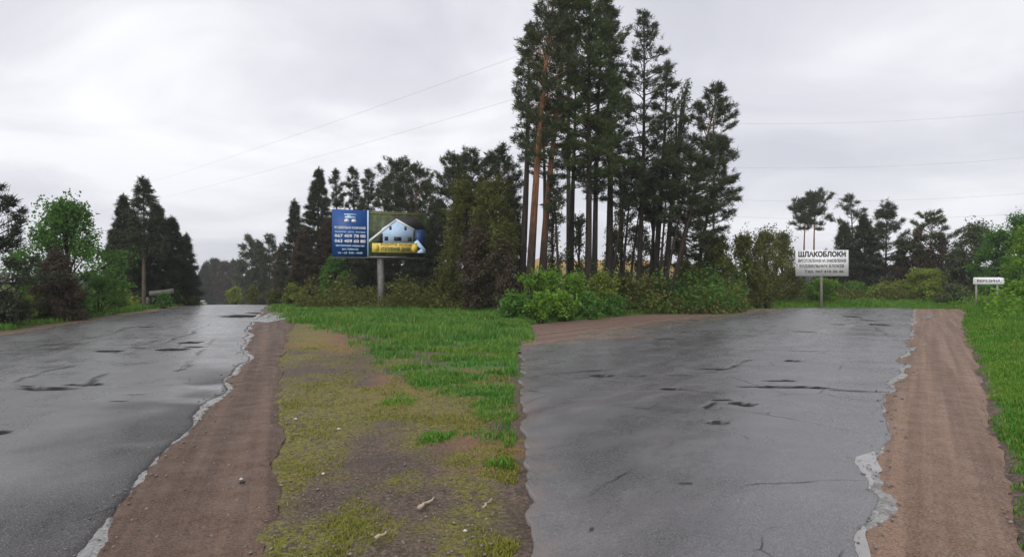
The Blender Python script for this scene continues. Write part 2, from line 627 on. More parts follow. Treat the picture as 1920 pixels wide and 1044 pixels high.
def XAL(Y):
    return edge(Y, YA, XAl, 0.2, 4, 0.6)


def XBR(Y):
    return edge(Y, YB, XBr, 0.24, 5, 0.95)


def XBL(Y):
    Y = np.asarray(Y, float)
    return np.interp(Y, YB, XBl) + np.where(Y < 14, 0.13, 0.5) * (fbm(Y * 2.2, Y * 0 + 9, 6, 4) - 0.5) * 2


def seg_mask(X, Y, p, q, w):
    ax, ay = p
    bx, by = q
    ex, ey = bx - ax, by - ay
    X = X + (fbm(X * 0.9, Y * 0.9, 44, 4) - 0.5) * 0.5
    Y = Y + (fbm(X * 0.9, Y * 0.9, 45, 4) - 0.5) * 0.5
    tt = np.clip(((X - ax) * ex + (Y - ay) * ey) / (ex * ex + ey * ey), 0, 1)
    d = np.hypot(X - ax - tt * ex, Y - ay - tt * ey)
    return sst(w, w * 0.35, d + (fbm(X * 3, Y * 3, 41, 3) - 0.5) * w * 1.6) * (fbm(X * 1.1, Y * 1.1, 43, 2) > 0.33)


# potholes: (u, v, half width px, half height px) as seen on the photo's road plane
HOLES_A = [(90, 737, 44, 3.6), (50, 733, 12, 2.2), (160, 728, 26, 2.4), (325, 660, 22, 3.0), (358, 647, 16, 2.2), (362, 655, 14, 1.6), (205, 664, 24, 2.0), (258, 658, 10, 1.6),
           (470, 594, 38, 2.4), (498, 588, 22, 1.8), (440, 597, 20, 1.2), (0, 822, 16, 3), (276, 617, 12, 1.0), (225, 760, 14, 1.5)]
HOLES_B = [(1131, 712, 22, 2.6), (1488, 683, 15, 2.2), (1470, 733, 62, 2.6), (1462, 722, 24, 1.6), (1395, 768, 18, 4.5), (1343, 804, 20, 3.0), (1283, 924, 12, 2.6), (1355, 760, 18, 1.8),
           (1600, 597, 14, 1.4), (1648, 612, 14, 1.8), (1630, 604, 10, 1.2), (1572, 612, 12, 0.8), (1255, 738, 18, 2.0), (1110, 1012, 5, 3), (1340, 700, 30, 1.2), (1508, 626, 18, .9), (1272, 712, 26, 1.2), (1245, 640, 20, 1.0)]
CRACKS_A = [((10, 728), (300, 640)), ((170, 728), (275, 680)), ((0, 668), (220, 628)), ((150, 640), (330, 600)), ((300, 650), (400, 610)), ((410, 640), (330, 700)), ((240, 745), (330, 748))]
CRACKS_B = [((1170, 712), (1380, 706)), ((1330, 706), (1420, 682)), ((1380, 660), (1600, 664)), ((1240, 740), (1330, 745)), ((1560, 604), (1650, 600)), ((1540, 625), (1600, 612)), ((1600, 590), (1680, 640)),
            ((1300, 775), (1360, 752)), ((1120, 700), (1000, 706)), ((1400, 733), (1560, 737)), ((1550, 740), (1640, 735))]


def road(name, ys, fl, fr, nt, mat, holes, cracks, lift, label, extra, edge_drop):
    Y = ys
    T = np.linspace(0, 1, nt)
    L, Rr = fl(Y), fr(Y)
    X = L[:, None] + (Rr - L)[:, None] * T[None]
    YY = np.repeat(Y[:, None], nt, 1)
    base = terr(X, YY)
    crown = -0.03 * (2 * T[None] - 1) ** 2
    hole = np.zeros_like(X)
    dep = np.zeros_like(X)
    for (u, v, hw, hh) in holes:
        cx_, cy_ = G(u, v)
        rx = hw / F * cy_
        ry = (EYE * F / (v - hh - CV) - cy_) * 0.78
        d = np.hypot((X - cx_) / rx, (YY - cy_) / ry) + (fbm(X / rx * 1.2, YY / ry * 1.2, 77, 3) - 0.5) * 1.3
        hole = np.maximum(hole, sst(1.35, 1.1, d))
        dep = np.maximum(dep, sst(1.0, 0.55, d) * (hw >= 15) * (hh >= 2.0))
    crack = np.zeros_like(X)
    for p, q in cracks:
        crack = np.maximum(crack, seg_mask(X, YY, G(*p), G(*q), 0.055))
    z = base + lift + crown + (fbm(X * 0.5, YY * 0.5, 21, 3) - 0.5) * 0.03 + (fbm(X * 2.5, YY * 2.5, 22, 3) - 0.5) * 0.010
    # the broken rim sags
    dist = np.minimum((1 - T)[None] * (Rr - L)[:, None], 9)
    distl = T[None] * (Rr - L)[:, None]
    z = z - edge_drop * sst(0.9, 0.0, dist) - (edge_drop + 0.012) * sst(0.5, 0.0, distl) - dep * 0.045 - crack * 0.012
    mud, dry = extra(X, YY, L, Rr)
    nY = len(Y)
    v = np.stack([X, YY, z], -1).reshape(-1, 3)
    i, j = np.meshgrid(np.arange(nY - 1), np.arange(nt - 1), indexing='ij')
    q = np.stack([i * nt + j, i * nt + j + 1, (i + 1) * nt + j + 1, (i + 1) * nt + j], -1).reshape(-1, 4)
    at = [a.ravel() for a in (hole, crack, np.broadcast_to(mud, X.shape), np.broadcast_to(dry, X.shape))]
    # skirts: the thickness of the asphalt at both broken edges
    n0 = len(v)
    sk = []
    for col in (0, nt - 1):
        e = v.reshape(nY, nt, 3)[:, col].copy()
        e[:, 2] -= 0.09
        sk.append(e)
    v = np.vstack([v] + sk)
    k = np.arange(nY - 1)
    q = np.vstack([q, np.stack([k * nt, (k + 1) * nt, n0 + k + 1, n0 + k], -1),
                   np.stack([k * nt + nt - 1, n0 + nY + k, n0 + nY + k + 1, (k + 1) * nt + nt - 1], -1)])
    at = [np.concatenate([a, np.zeros(2 * nY)]) for a in at]
    o = MB().add(v, q=q).obj(name, mat, smooth=True, attrs=dict(hole=at[0], crack=at[1], mud=at[2], dry=at[3]))
    return tag(o, label, None, None, 'structure')


def spaced(parts):
    out = []
    for a, b, s in parts:
        out.append(np.arange(a, b, s))
    out.append([parts[-1][1]])
    return np.concatenate(out)


def extra_a(X, Y, L, Rr):
    d = Rr[:, None] - X
    dry = sst(1.5, 0.2, d + (fbm(X * 1.2, Y * 0.8, 61, 3) - 0.5) * 1.4) * sst(12, 8.5, Y) * 0.95 * sst(0.24, 0.46, fbm(X * 0.7, Y * 1.1, 62, 3))
    mud = sst(0.7, 0.0, (X - L[:, None]) + (fbm(X * 2, Y * 2, 63, 3) - 0.5) * 0.8) * 0.6
    return mud, dry


def extra_b(X, Y, L, Rr):
    d = X - L[:, None]
    mud = sst(2.6, 0.0, d + (fbm(X * 0.9, Y * 0.9, 64, 4) - 0.5) * 2.6) * sst(13.5, 17, Y) * 0.9
    mud = np.maximum(mud, 0.35 * sst(0.30, 0.0, d + (fbm(X * 5, Y * 3, 66, 4) - 0.5) * 0.45) * sst(16, 13, Y))
    # one long dry rut coming out of the fork
    rut = seg_mask(X, Y, (0.1, 7.2), (3.1, 9.6), 0.30) * 0.0
    ax = np.abs((Y - 7.3) - 0.62 * (X - 0.1)) + (fbm(X * 2, Y * 2, 65, 3) - 0.5) * 0.5
    rut = sst(0.36, 0.05, ax) * sst(3.6, 2.6, X) * sst(-0.5, 0.2, X) * 0.9
    return mud, rut


road('road', spaced([(-8, 3, 0.5), (3, 18, 0.07), (18, 42, 0.12), (42, 200, 2.0)]), XAL, XAR, 110, M['road_a'], HOLES_A, CRACKS_A, 0.072,
     'wet grey asphalt road with potholes beside the billboard', extra_a, 0.018)
road('road', spaced([(-8, 3, 0.5), (3, 16, 0.055), (16, 42, 0.12)]), XBL, XBR, 130, M['road_b'], HOLES_B, CRACKS_B, 0.072,
     'wide wet asphalt road bending away below the tall pines', extra_b, 0.018)


def strip(name, ys, fl, fr, nt, mat, lift, label, rough=0.005, ridge=None, kind='structure'):
    Y = ys
    L, Rr = fl(Y), fr(Y)
    T = np.linspace(0, 1, nt)
    X = L[:, None] + np.maximum(Rr - L, 0.004)[:, None] * T[None]
    YY = np.repeat(Y[:, None], nt, 1)
    z = terr(X, YY) + lift + (fbm(X * 6, YY * 4, 31, 4) - 0.5) * 2 * rough
    if ridge is not None:
        z = z + ridge(X, YY, T[None])
    # edges sink into the ground so that the border is a soft natural line
    e = np.minimum(T, 1 - T)[None] * (Rr - L)[:, None]
    z = z - sst(0.12, 0.0, e) * min(0.03, lift + rough)
    v = np.stack([X, YY, z], -1).reshape(-1, 3)
    i, j = np.meshgrid(np.arange(len(Y) - 1), np.arange(nt - 1), indexing='ij')
    q = np.stack([i * nt + j, i * nt + j + 1, (i + 1) * nt + j + 1, (i + 1) * nt + j], -1).reshape(-1, 4)
    return tag(MB().add(v, q=q).obj(name, mat, smooth=True), label, None, None, kind)


pa = poly([(505, 1030), (512, 900), (525, 760), (530, 660), (548, 612), (552, 596)])
YsA = np.concatenate([[-8, 1.5], pa[:, 1], [33]])
XsA = np.concatenate([[3.5, -1.15], pa[:, 0], [-12.0]])


def SAR(Y):
    return edge(Y, YsA, XsA, 0.16, 12, 1.1)


pb = poly([(1912, 1030), (1885, 900), (1852, 780), (1835, 690), (1802, 610), (1812, 588)])
YsB = np.concatenate([[-8, 1.5], pb[:, 1], [36, 40]])
XsB = np.concatenate([[2.6, 2.5], pb[:, 0], [25.2, 25.0]])


def SBR(Y):
    return edge(Y, YsB, XsB, 0.16, 13, 1.2)


pc = poly([(974, 611), (1080, 601), (1200, 590), (1300, 584), (1420, 579)])
YsC = np.concatenate([[14.0, 17.5], pc[:, 1]])
# muddy strip on the far side of the second road, as left edge over Y
XsC = np.concatenate([[0.0, 0.1], pc[:, 0]])


def SCL(Y):
    return edge(Y, YsC, XsC, 0.14, 14, 0.8)


strip('dirt_shoulder', spaced([(-8, 3, 0.5), (3, 16, 0.06), (16, 33, 0.15)]), lambda Y: XAR(Y) - 0.06, SAR, 40, M['dirt_a'], 0.018,
      'damp dark brown dirt shoulder along the potholed road', 0.001, None)
strip('dirt_shoulder', spaced([(-8, 3, 0.5), (3, 16, 0.06), (16, 40, 0.15)]), lambda Y: XBR(Y) - 0.06, SBR, 44, M['dirt_b'], 0.018,
      'reddish dirt path between the wide road and the grass', 0.0008, None)
strip('dirt_shoulder', spaced([(13.6, 33.5, 0.12)]), SCL, lambda Y: XBL(Y) + 0.1, 40, M['dirt_c'], 0.016,
      'muddy brown shoulder between the wide road and the pine shrubs', 0.006)
strip('dirt_shoulder', spaced([(4, 12, 0.3), (12, 44, 0.2)]), lambda Y: XAL(Y) - 0.55 - 0.3 * fbm(Y, Y * 0, 15, 3), lambda Y: XAL(Y) + 0.05, 14, M['dirt_c'], 0.016,
      'thin brown dirt line at the far edge of the potholed road', 0.005)


# pale wet grit and puddles where the asphalt crumbles
def grit_w(Y, s):
    return 0.02 + 0.20 * np.clip(fbm(Y * 0.9, Y * 0 + s, s, 4) * 2.4 - 0.75, 0, 1)


def jag(Y, s, a=0.07):
    return a * 2 * (fbm(Y * 7, Y * 0 + s * 1.7, s, 4) - 0.5)


strip('grit_edge', spaced([(2.8, 16, 0.03), (16, 30, 0.1)]), lambda Y: XAR(Y) - 0.08 - jag(Y, 73) * 0.6, lambda Y: XAR(Y) + 0.05 + grit_w(Y, 71) * 0.8 + jag(Y, 74), 9, M['grit'], 0.030,
      'pale wet grit washed along the broken edge of the potholed road', 0.006)
strip('grit_edge', spaced([(2.8, 16, 0.03), (16, 32, 0.1)]), lambda Y: XBR(Y) - 0.08 - jag(Y, 75) * 0.6, lambda Y: XBR(Y) + 0.02 + grit_w(Y, 72) + jag(Y, 76), 9, M['grit'], 0.030,
      'pale wet grit along the crumbled edge of the wide road', 0.006)


def puddle(pts, label, group='puddles on the road edges', dz=0.04):
    P = poly(pts)
    c = P.mean(0)
    ang = np.linspace(0, 2 * np.pi, 48, endpoint=False)
    # resample outline, roughen it
    seg = np.vstack([P, P[:1]])
    L = np.concatenate([[0], np.cumsum(np.hypot(*np.diff(seg, axis=0).T))])
    s = np.linspace(0, L[-1], 72, endpoint=False)
    O = np.stack([np.interp(s, L, seg[:, 0]), np.interp(s, L, seg[:, 1])], -1)
    nn = (fbm(O[:, 0] * 5, O[:, 1] * 5, 81, 4) - 0.5) * 0.09
    dd = O - c
    O = O + dd / (np.linalg.norm(dd, axis=1)[:, None] + 1e-6) * nn[:, None]
    z = float(terr(*c)) + dz
    v = np.vstack([np.column_stack([O, np.full(72, z)]), [[*c, z]]])
    tr = [(i, (i + 1) % 72, 72) for i in range(72)]
    return tag(MB().add(v, t=tr).obj('puddle', M['puddle']), label, None, None, 'structure')


puddle([(1500, 1060), (1560, 985), (1580, 930), (1618, 940), (1632, 1060)], 'still puddle at the near crumbled corner of the wide road', dz=0.026)
puddle([(1590, 915), (1604, 860), (1640, 850), (1650, 880), (1632, 925)], 'small puddle at the edge of the wide road', dz=0.026)
puddle([(1688, 664), (1700, 655), (1722, 652), (1712, 660)], 'narrow puddle across the shoulder of the wide road', dz=0.026)
puddle([(1722, 601), (1740, 592), (1758, 591), (1745, 598)], 'far puddle on the reddish path', dz=0.026)
puddle([(470, 604), (505, 588), (545, 588), (540, 598), (500, 606)], 'bright puddle where the potholed road meets the verge', dz=0.026)

# ------------------------------------------------------------------ ground sheet
gx = np.concatenate([-np.geomspace(700, 26, 22)[:-1], np.arange(-26, 30, 0.15), np.geomspace(30, 700, 22)])
gy = np.concatenate([np.array([-60, -30, -15, -10]), np.arange(-8, 3, 0.4), np.arange(3, 12, 0.085), np.arange(12, 46, 0.2), np.geomspace(46, 900, 50)])
GX, GY = np.meshgrid(gx, gy)


def sdl(f, side):
    """metres past a road or shoulder edge"""
    return (GX - f(GY)) * side


inA = (GX > XAL(GY) + 0.12) & (GX < XAR(GY) - 0.12) & (GY < 200)
inB = (GX > XBL(GY) + 0.40) & (GX < XBR(GY) - 0.12) & (GY < 41.5)
grassA = poly([(430, 576), (520, 584), (565, 604), (660, 622), (700, 650), (730, 690), (790, 718), (850, 735), (885, 762), (925, 795), (966, 830), (1000, 830), (1010, 560), (700, 556), (500, 556)])


def masks(X, Y):
    n = (fbm(X * 0.8, Y * 0.8, 51, 4) - 0.5)
    n2 = fbm(X * 2.3, Y * 2.3, 55, 4)
    ga = sst(-0.35, 0.45, (sdf(X, Y, grassA) + n * np.minimum(2.2, 0.13 * Y) + (n2 - 0.5) * np.minimum(1.2, 0.09 * Y)) * np.clip(12 / Y, 0.6, 2))
    # bare scrapes inside the grass
    ga = ga * (1 - 0.9 * sst(0.58, 0.66, fbm(X * 0.55, Y * 1.3, 58, 3)) * sst(20, 14, Y))
    ga = ga * sst(0.2, 0.5, XBL(Y) - X + np.where(Y > 14, 1.0, 0.35)) if True else ga
    ga = ga * np.where(Y < 14, sst(0.30, 0.46, fbm(X * 1.7, Y * 1.7, 201, 3) + 0.03 * (Y - 8) + 0.04), 1)
    gl = sst(0.45, 0.9, XAL(Y) - X + n * 0.5)
    gb = sst(0.0, 0.25, X - SBR(Y) + n * 0.35) * (Y < 36) + (X > 22) * (Y >= 36)
    gc = sst(0.0, 0.4, np.where(Y > 19.5, SCL(np.clip(Y, 14, 33.5)), -99) - X + n * 0.5) * (X > -0.6) * (Y > 19.5)
    far = (Y > 33.4) & (X > -12)
    g = np.clip(np.maximum.reduce([ga, gl, gb, gc, far * 1.0]), 0, 1)
    return g


g = masks(GX, GY)
moss = sst(0.44, 0.58, fbm(GX * 0.75, GY * 0.5, 91, 4) * 0.65 + fbm(GX * 2.2, GY * 1.6, 92, 4) * 0.35 + 0.04)
rutx = edge(GY, YsA, XsA, 0.0, 12) + 0.12 * GY
moss = moss * np.where(GY < 14, sst(0.0, 0.45, XBL(GY) - GX + (fbm(GX * 4, GY * 3, 97, 3) - 0.5) * 0.5), 1)
moss = moss * (1 - 0.85 * np.exp(-((GX - rutx) / (0.045 * GY)) ** 2) * sst(9, 11, GY))
litp = [poly([(545, 655), (575, 622), (650, 628), (690, 650), (650, 660)]), poly([(690, 760), (700, 700), (740, 705), (800, 735), (790, 760)]), poly([(800, 700), (850, 686), (930, 690), (900, 702)]),
        poly([(840, 860), (900, 800), (960, 830), (960, 900)])]
lit = np.zeros_like(GX)
for P in litp:
    lit = np.maximum(lit, sst(-0.3, 0.35, sdf(GX, GY, P) + (fbm(GX * 2, GY * 2, 93, 4) - 0.5) * 1.1))
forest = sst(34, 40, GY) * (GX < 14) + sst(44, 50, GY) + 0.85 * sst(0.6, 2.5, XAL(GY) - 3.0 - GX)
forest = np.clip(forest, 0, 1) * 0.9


def gz(X, Y, m):
    return terr(X, Y) + (fbm(X * 0.9, Y * 0.9, 94, 4) - 0.5) * 0.07 + (fbm(X * 5, Y * 5, 95, 3) - 0.5) * 0.04 + 0.04 * m


GZ = gz(GX, GY, g)
shz = (GX > XAR(GY) - 0.1) & (GX < SAR(GY) - 0.05) & (GY < 33)
shb = (GX > XBR(GY) - 0.1) & (GX < SBR(GY) - 0.05) & (GY < 40)
shc = (GX > SCL(np.clip(GY, 14, 33.5)) + 0.05) & (GX < XBL(GY) + 0.15) & (GY > 13.8) & (GY < 33.5)
shd = (GX > XAL(GY) - 0.5) & (GX < XAL(GY) + 0.1) & (GY > 4) & (GY < 44)
GZ = np.where(shz | shb | shc | shd, np.minimum(GZ, terr(GX, GY) - 0.035), GZ)
nb = sst(-0.45, -0.08, GX - XBL(GY)) * (GX < XBL(GY) + 0.6) * (GY < 14.5)
GZ = GZ * (1 - nb) + (terr(GX, GY) - 0.012) * nb
GZ = np.where(inA | inB, terr(GX, GY) - 0.20, GZ)
ny, nx = GX.shape
i, j = np.meshgrid(np.arange(ny - 1), np.arange(nx - 1), indexing='ij')
q = np.stack([i * nx + j, i * nx + j + 1, (i + 1) * nx + j + 1, (i + 1) * nx + j], -1).reshape(-1, 4)
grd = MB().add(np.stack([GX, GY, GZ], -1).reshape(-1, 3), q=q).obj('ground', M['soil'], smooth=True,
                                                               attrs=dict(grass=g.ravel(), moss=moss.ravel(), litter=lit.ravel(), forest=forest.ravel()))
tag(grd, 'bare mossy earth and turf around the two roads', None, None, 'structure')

# far field on the rise behind the tall pines
t = NT('field_crop')
s_ = t.n('ShaderNodeSeparateXYZ')
t.t.links.new(t.pos(), s_.inputs[0])
fn = t.noise(0.25, 4)
fc = t.ramp(t.math('ADD', t.math('DIVIDE', t.math('SUBTRACT', s_.outputs[1], 110), 40), t.math('MULTIPLY', fn, 0.25)), [(0.3, (0.06, 0.09, 0.03)), (0.70, (0.20, 0.16, 0.05)), (0.84, (0.33, 0.22, 0.07)), (0.95, (0.38, 0.22, 0.15))])
M['field'] = t.set(fc, 0.9, 0.1)
fx = np.linspace(-4, 66, 60)
fy = np.linspace(108, 152, 40)
FX, FY = np.meshgrid(fx, fy)
i, j = np.meshgrid(np.arange(39), np.arange(59), indexing='ij')
q = np.stack([i * 60 + j, i * 60 + j + 1, (i + 1) * 60 + j + 1, (i + 1) * 60 + j], -1).reshape(-1, 4)
tag(MB().add(np.stack([FX, FY, terr(FX, FY) + 0.15], -1).reshape(-1, 3), q=q).obj('field', M['field'], smooth=True), 'yellow and orange field on a rise seen between the pine trunks', None, None, 'structure')


# ------------------------------------------------------------------ grass
def blades(name, mat, label, xy, hgt, wid, seed, lean=0.5, kind='stuff'):
    rg = np.random.default_rng(seed)
    n = len(xy)
    z = gz(xy[:, 0], xy[:, 1], masks(xy[:, 0], xy[:, 1]))
    az = rg.uniform(0, 2 * np.pi, n)
    h = hgt * rg.uniform(0.4, 1.25, n) * (0.55 + 0.9 * fbm(xy[:, 0] * 2.1, xy[:, 1] * 2.1, 301, 3))
    w = wid * rg.uniform(0.7, 1.3, n)
    ln = lean * rg.uniform(0.2, 1.2, n) * h
    d = np.stack([np.cos(az), np.sin(az)], -1)
    p = np.stack([-d[:, 1], d[:, 0]], -1)
    b = np.column_stack([xy, z - 0.02])
    V = np.zeros((n, 5, 3))
    V[:, 0] = b
    V[:, 0, :2] -= p * w[:, None] / 2
    V[:, 1] = b
    V[:, 1, :2] += p * w[:, None] / 2
    m = b.copy()
    m[:, :2] += d * ln[:, None] * 0.3
    m[:, 2] += h * 0.6
    V[:, 2] = m
    V[:, 2, :2] += p * w[:, None] * 0.38
    V[:, 3] = m
    V[:, 3, :2] -= p * w[:, None] * 0.38
    V[:, 4] = b
    V[:, 4, :2] += d * ln[:, None]
    V[:, 4, 2] += h * 1.0
    k = np.arange(n)[:, None] * 5
    tone = np.repeat(np.clip(rg.normal(0.48, 0.26, n), 0, 1), 5)
    o = MB().add(V.reshape(-1, 3), q=k + np.array([[0, 1, 2, 3]]), t=k + np.array([[3, 2, 4]]), tone=tone).obj(name, mat)
    return tag(o, label, None, None, kind)


def scatter(n, x0, x1, y0, y1, maskf, seed, near=1.0):
    """more points towards the camera, thinned by a mask"""
    rg = np.random.default_rng(seed)
    y = y0 * (y1 / y0) ** (rg.uniform(0, 1, n) ** near)
    x = rg.uniform(0, 1, n)
    x = x0(y) + (x1(y) - x0(y)) * x
    k = rg.uniform(0, 1, n) < maskf(x, y)
    return np.stack([x[k], y[k]], -1)


def offroad(x, y):
    a = (x > XAL(y) - 0.25) & (x < XAR(y) + 0.3) & (y < 60)
    b = (x > XBL(y) - 0.1) & (x < XBR(y) + 0.2) & (y < 41)
    return ~(a | b)


def clump(x, y, s):
    return sst(0.30, 0.52, fbm(x * 1.7, y * 1.7, s, 3))


xy = scatter(230000, lambda y: -0.36 * y - 1.0, lambda y: 0 * y + 0.6, 6.0, 36.0, lambda x, y: masks(x, y) ** 1.2 * offroad(x, y) * (0.06 + 0.94 * clump(x, y, 201)), 201)
hh = 0.06 + 0.012 * np.clip(xy[:, 1] - 6, 0, 14) * fbm(xy[:, 0] * 0.4, xy[:, 1] * 0.4, 202, 3) * 1.4
blades('grass', M['grass'], 'fresh green grass on the verge in front of the billboard', xy, hh, 0.008 + 0.0012 * xy[:, 1], 202)
xy = scatter(170000, SBR, lambda y: np.minimum(SBR(y) + 1.6 + 0.25 * y, 0.86 * y + 1.2), 3.2, 40.0, lambda x, y: sst(-0.02, 0.3, x - SBR(y) + (fbm(x * 3, y * 3, 203, 3) - 0.5) * 0.5), 203)
hh = 0.05 + 0.16 * sst(0.1, 1.8, xy[:, 0] - SBR(xy[:, 1])) * (0.5 + fbm(xy[:, 0], xy[:, 1], 204, 3)) + 0.12 * sst(12, 30, xy[:, 1])
blades('grass', M['grass_b'], 'thick bright grass along the right side of the reddish path', xy, hh, 0.008 + 0.0012 * xy[:, 1], 204)
xy = scatter(60000, lambda y: XAL(y) - 3.4 - 0.05 * y, lambda y: XAL(y) - 0.4, 12.0, 48.0, lambda x, y: masks(x, y) * clump(x, y, 205), 205)
blades('grass', M['grass_b'], 'ragged grass along the far side of the potholed road', xy, 0.10 + 0.16 * fbm(xy[:, 0], xy[:, 1], 206, 3), 0.008 + 0.001 * xy[:, 1], 206)
xy = scatter(60000, lambda y: 0 * y - 0.6, lambda y: SCL(np.clip(y, 14, 33.5)) + 0.0 * y, 19.6, 36.0, lambda x, y: masks(x, y) * offroad(x, y), 207)
blades('grass', M['grass'], 'strip of green grass under the shrubs by the tall pines', xy, 0.10 + 0.13 * fbm(xy[:, 0], xy[:, 1], 208, 3), 0.008 + 0.001 * xy[:, 1], 208)
xy = scatter(40000, lambda y: 0.36 * y - 1.5, lambda y: 0 * y + 30, 38.6, 46.0, lambda x, y: 1.0 + 0 * x, 209)
blades('grass', M['grass_b'], 'dull grass bank beyond the bend of the wide road', xy, 0.16 + 0.2 * fbm(xy[:, 0], xy[:, 1], 210, 3), 0.05, 210)


# moss and low turf on the worn wedge
def mossmask(x, y):
    m = sst(0.44, 0.58, fbm(x * 0.75, y * 0.5, 91, 4) * 0.65 + fbm(x * 2.2, y * 1.6, 92, 4) * 0.35 + 0.04)
    return (x > SAR(y) + 0.05) * (x < np.where(y < 14, XBL(y) - 0.03, -0.2) - 0.25 * fbm(x * 9, y * 6, 95, 3) ** 2) * m * (1 - masks(x, y))


xy = scatter(120000, SAR, lambda y: 0 * y + 0.25, 3.2, 16.0, mossmask, 211)
blades('moss_patch', M['moss'], 'yellow green moss and sparse turf on the worn earth', xy, 0.018 + 0.022 * fbm(xy[:, 0] * 2, xy[:, 1] * 2, 212, 3), 0.005 + 0.001 * xy[:, 1], 212, 0.9)

xy = scatter(60000, lambda y: SAR(y) + 0.1 * y, lambda y: 0 * y + 0.1, 3.2, 11.0, lambda x, y: mossmask(x, y) * sst(0.56, 0.66, fbm(x * 1.3 + 5, y * 1.1, 215, 4)) * (x < XBL(y) - 0.1), 213)
blades('grass', M['grass_b'], 'small green tufts growing through the mossy earth', xy, 0.035 + 0.03 * fbm(xy[:, 0] * 3, xy[:, 1] * 3, 214, 3), 0.006 + 0.001 * xy[:, 1], 214, 0.8)

# gravel on shoulders
M['stone'] = flat('pebble_grey', (0.20, 0.17, 0.145), 0.7, 0, 0.5, 40)
M['stone_pale'] = flat('pale_stone', (0.55, 0.53, 0.50), 0.7, 0, 0.3, 30)
M['stone_dark'] = flat('dark_stone', (0.035, 0.030, 0.028), 0.6, 0, 0.3, 30)
M['crumb'] = flat('asphalt_crumb', (0.17, 0.155, 0.14), 0.6, 0, 0.7, 17)
M['stick'] = flat('weathered_wood', (0.42, 0.34, 0.25), 0.8, 0, 0.35, 25)


def lump(mb, c, r, rg, sq=0.6):
    th = np.array([(0, 0, 1), (1, 0, 0), (.31, .95, 0), (-.81, .59, 0), (-.81, -.59, 0), (.31, -.95, 0), (0, 0, -1)], float)
    v = th * (r * rg.uniform(0.7, 1.3, (7, 1))) * np.array([1, 1, sq])
    a = rg.uniform(0, 6.3)
    ro = np.array([[math.cos(a), -math.sin(a), 0], [math.sin(a), math.cos(a), 0], [0, 0, 1]])
    v = v @ ro.T + np.array(c)
    k = [1, 2, 3, 4, 5]
    t_ = [(0, k[i], k[(i + 1) % 5]) for i in range(5)] + [(6, k[(i + 1) % 5], k[i]) for i in range(5)]
    mb.add(v, t=t_, tone=rg.uniform(0, 1))


rg = np.random.default_rng(5)
for lab, fn, n_, seed in (('fine gravel scattered on the dark dirt shoulder', lambda y: (XAR(y) + 0.15, SAR(y) + 0.3), 420, 1), ('fine gravel scattered on the reddish path', lambda y: (XBR(y) + 0.1, SBR(y)), 520, 2),
                          ('pebbles scattered on the mossy earth', lambda y: (SAR(y), 0 * y - 0.1), 900, 3)):
    mb = MB()
    for _ in range(n_):
        y = 3.2 * (14 / 3.2) ** rg.uniform(0, 1)
        a, b = fn(np.array([y]))
        x = float(a[0] + (b[0] - a[0]) * rg.uniform(0, 1))
        r = 0.005 + 0.014 * rg.uniform(0, 1) ** 3
        lump(mb, (x, y, (float(gz(x, y, 0)) if 'earth' in lab else float(terr(x, y)) + 0.012) + r * 0.3), r, rg)
    tag(mb.obj('gravel', M['stone']), lab, None, None, 'stuff')

for nm, mt, (u, v), r, lab in (('stone', 'stone_dark', (454, 909), 0.022, 'dark stone lying on the brown dirt shoulder'), ('stone', 'stone_pale', (452, 903), 0.016, 'pale chip beside the dark stone on the dirt'),
                               ('stone', 'stone_pale', (606, 889), 0.018, 'white pebble on the moss near the dirt shoulder'), ('stone', 'stone_pale', (554, 785), 0.022, 'pale pebble at the far edge of the moss'),
                               ('stone', 'stone_pale', (635, 805), 0.022, 'white pebble in the middle of the mossy patch'), ('stone', 'stone_pale', (872, 997), 0.016, 'pale pebble on bare earth near the right road'),
                               ('stone', 'stone_dark', (118, 1000), 0.014, 'small dark stone at the road edge corner')):
    x, y = G(u, v)
    mb = MB()
    for k in range(2):
        lump(mb, (x + 0.4 * r * k, y, (float(gz(x, y, 0)) if x > float(SAR(np.array([y]))[0]) else float(terr(x, y)) + 0.015) + r * 0.5), r * (1 - 0.3 * k), rg, 0.7)
    tag(mb.obj(nm, M[mt], smooth=False), lab, 'stone')


def stick(p, q, r, lab, lift=0.03):
    a, b = G(*p), G(*q)
    za, zb = float(gz(*a, 0)) + lift, float(gz(*b, 0)) + lift
    ts = np.linspace(0, 1, 7)
    pts = np.array([[a[0] + (b[0] - a[0]) * s, a[1] + (b[1] - a[1]) * s, za + (zb - za) * s + 0.008 * math.sin(7 * s)] for s in ts])
    pts[:, 0] += 0.012 * np.sin(ts * 9)
    tag(MB().tube(pts, np.linspace(r, r * 0.5, 7), 6).obj('stick', M['stick'], smooth=True), lab, 'stick')


stick((784, 958), (812, 936), 0.014, 'pale broken stick lying on the moss by the green patch')
stick((704, 1022), (722, 1006), 0.012, 'short pale stick near the bottom of the bare earth')
stick((905, 955), (920, 938), 0.008, 'thin twig on the earth beside the right road')

# ------------------------------------------------------------------ trees


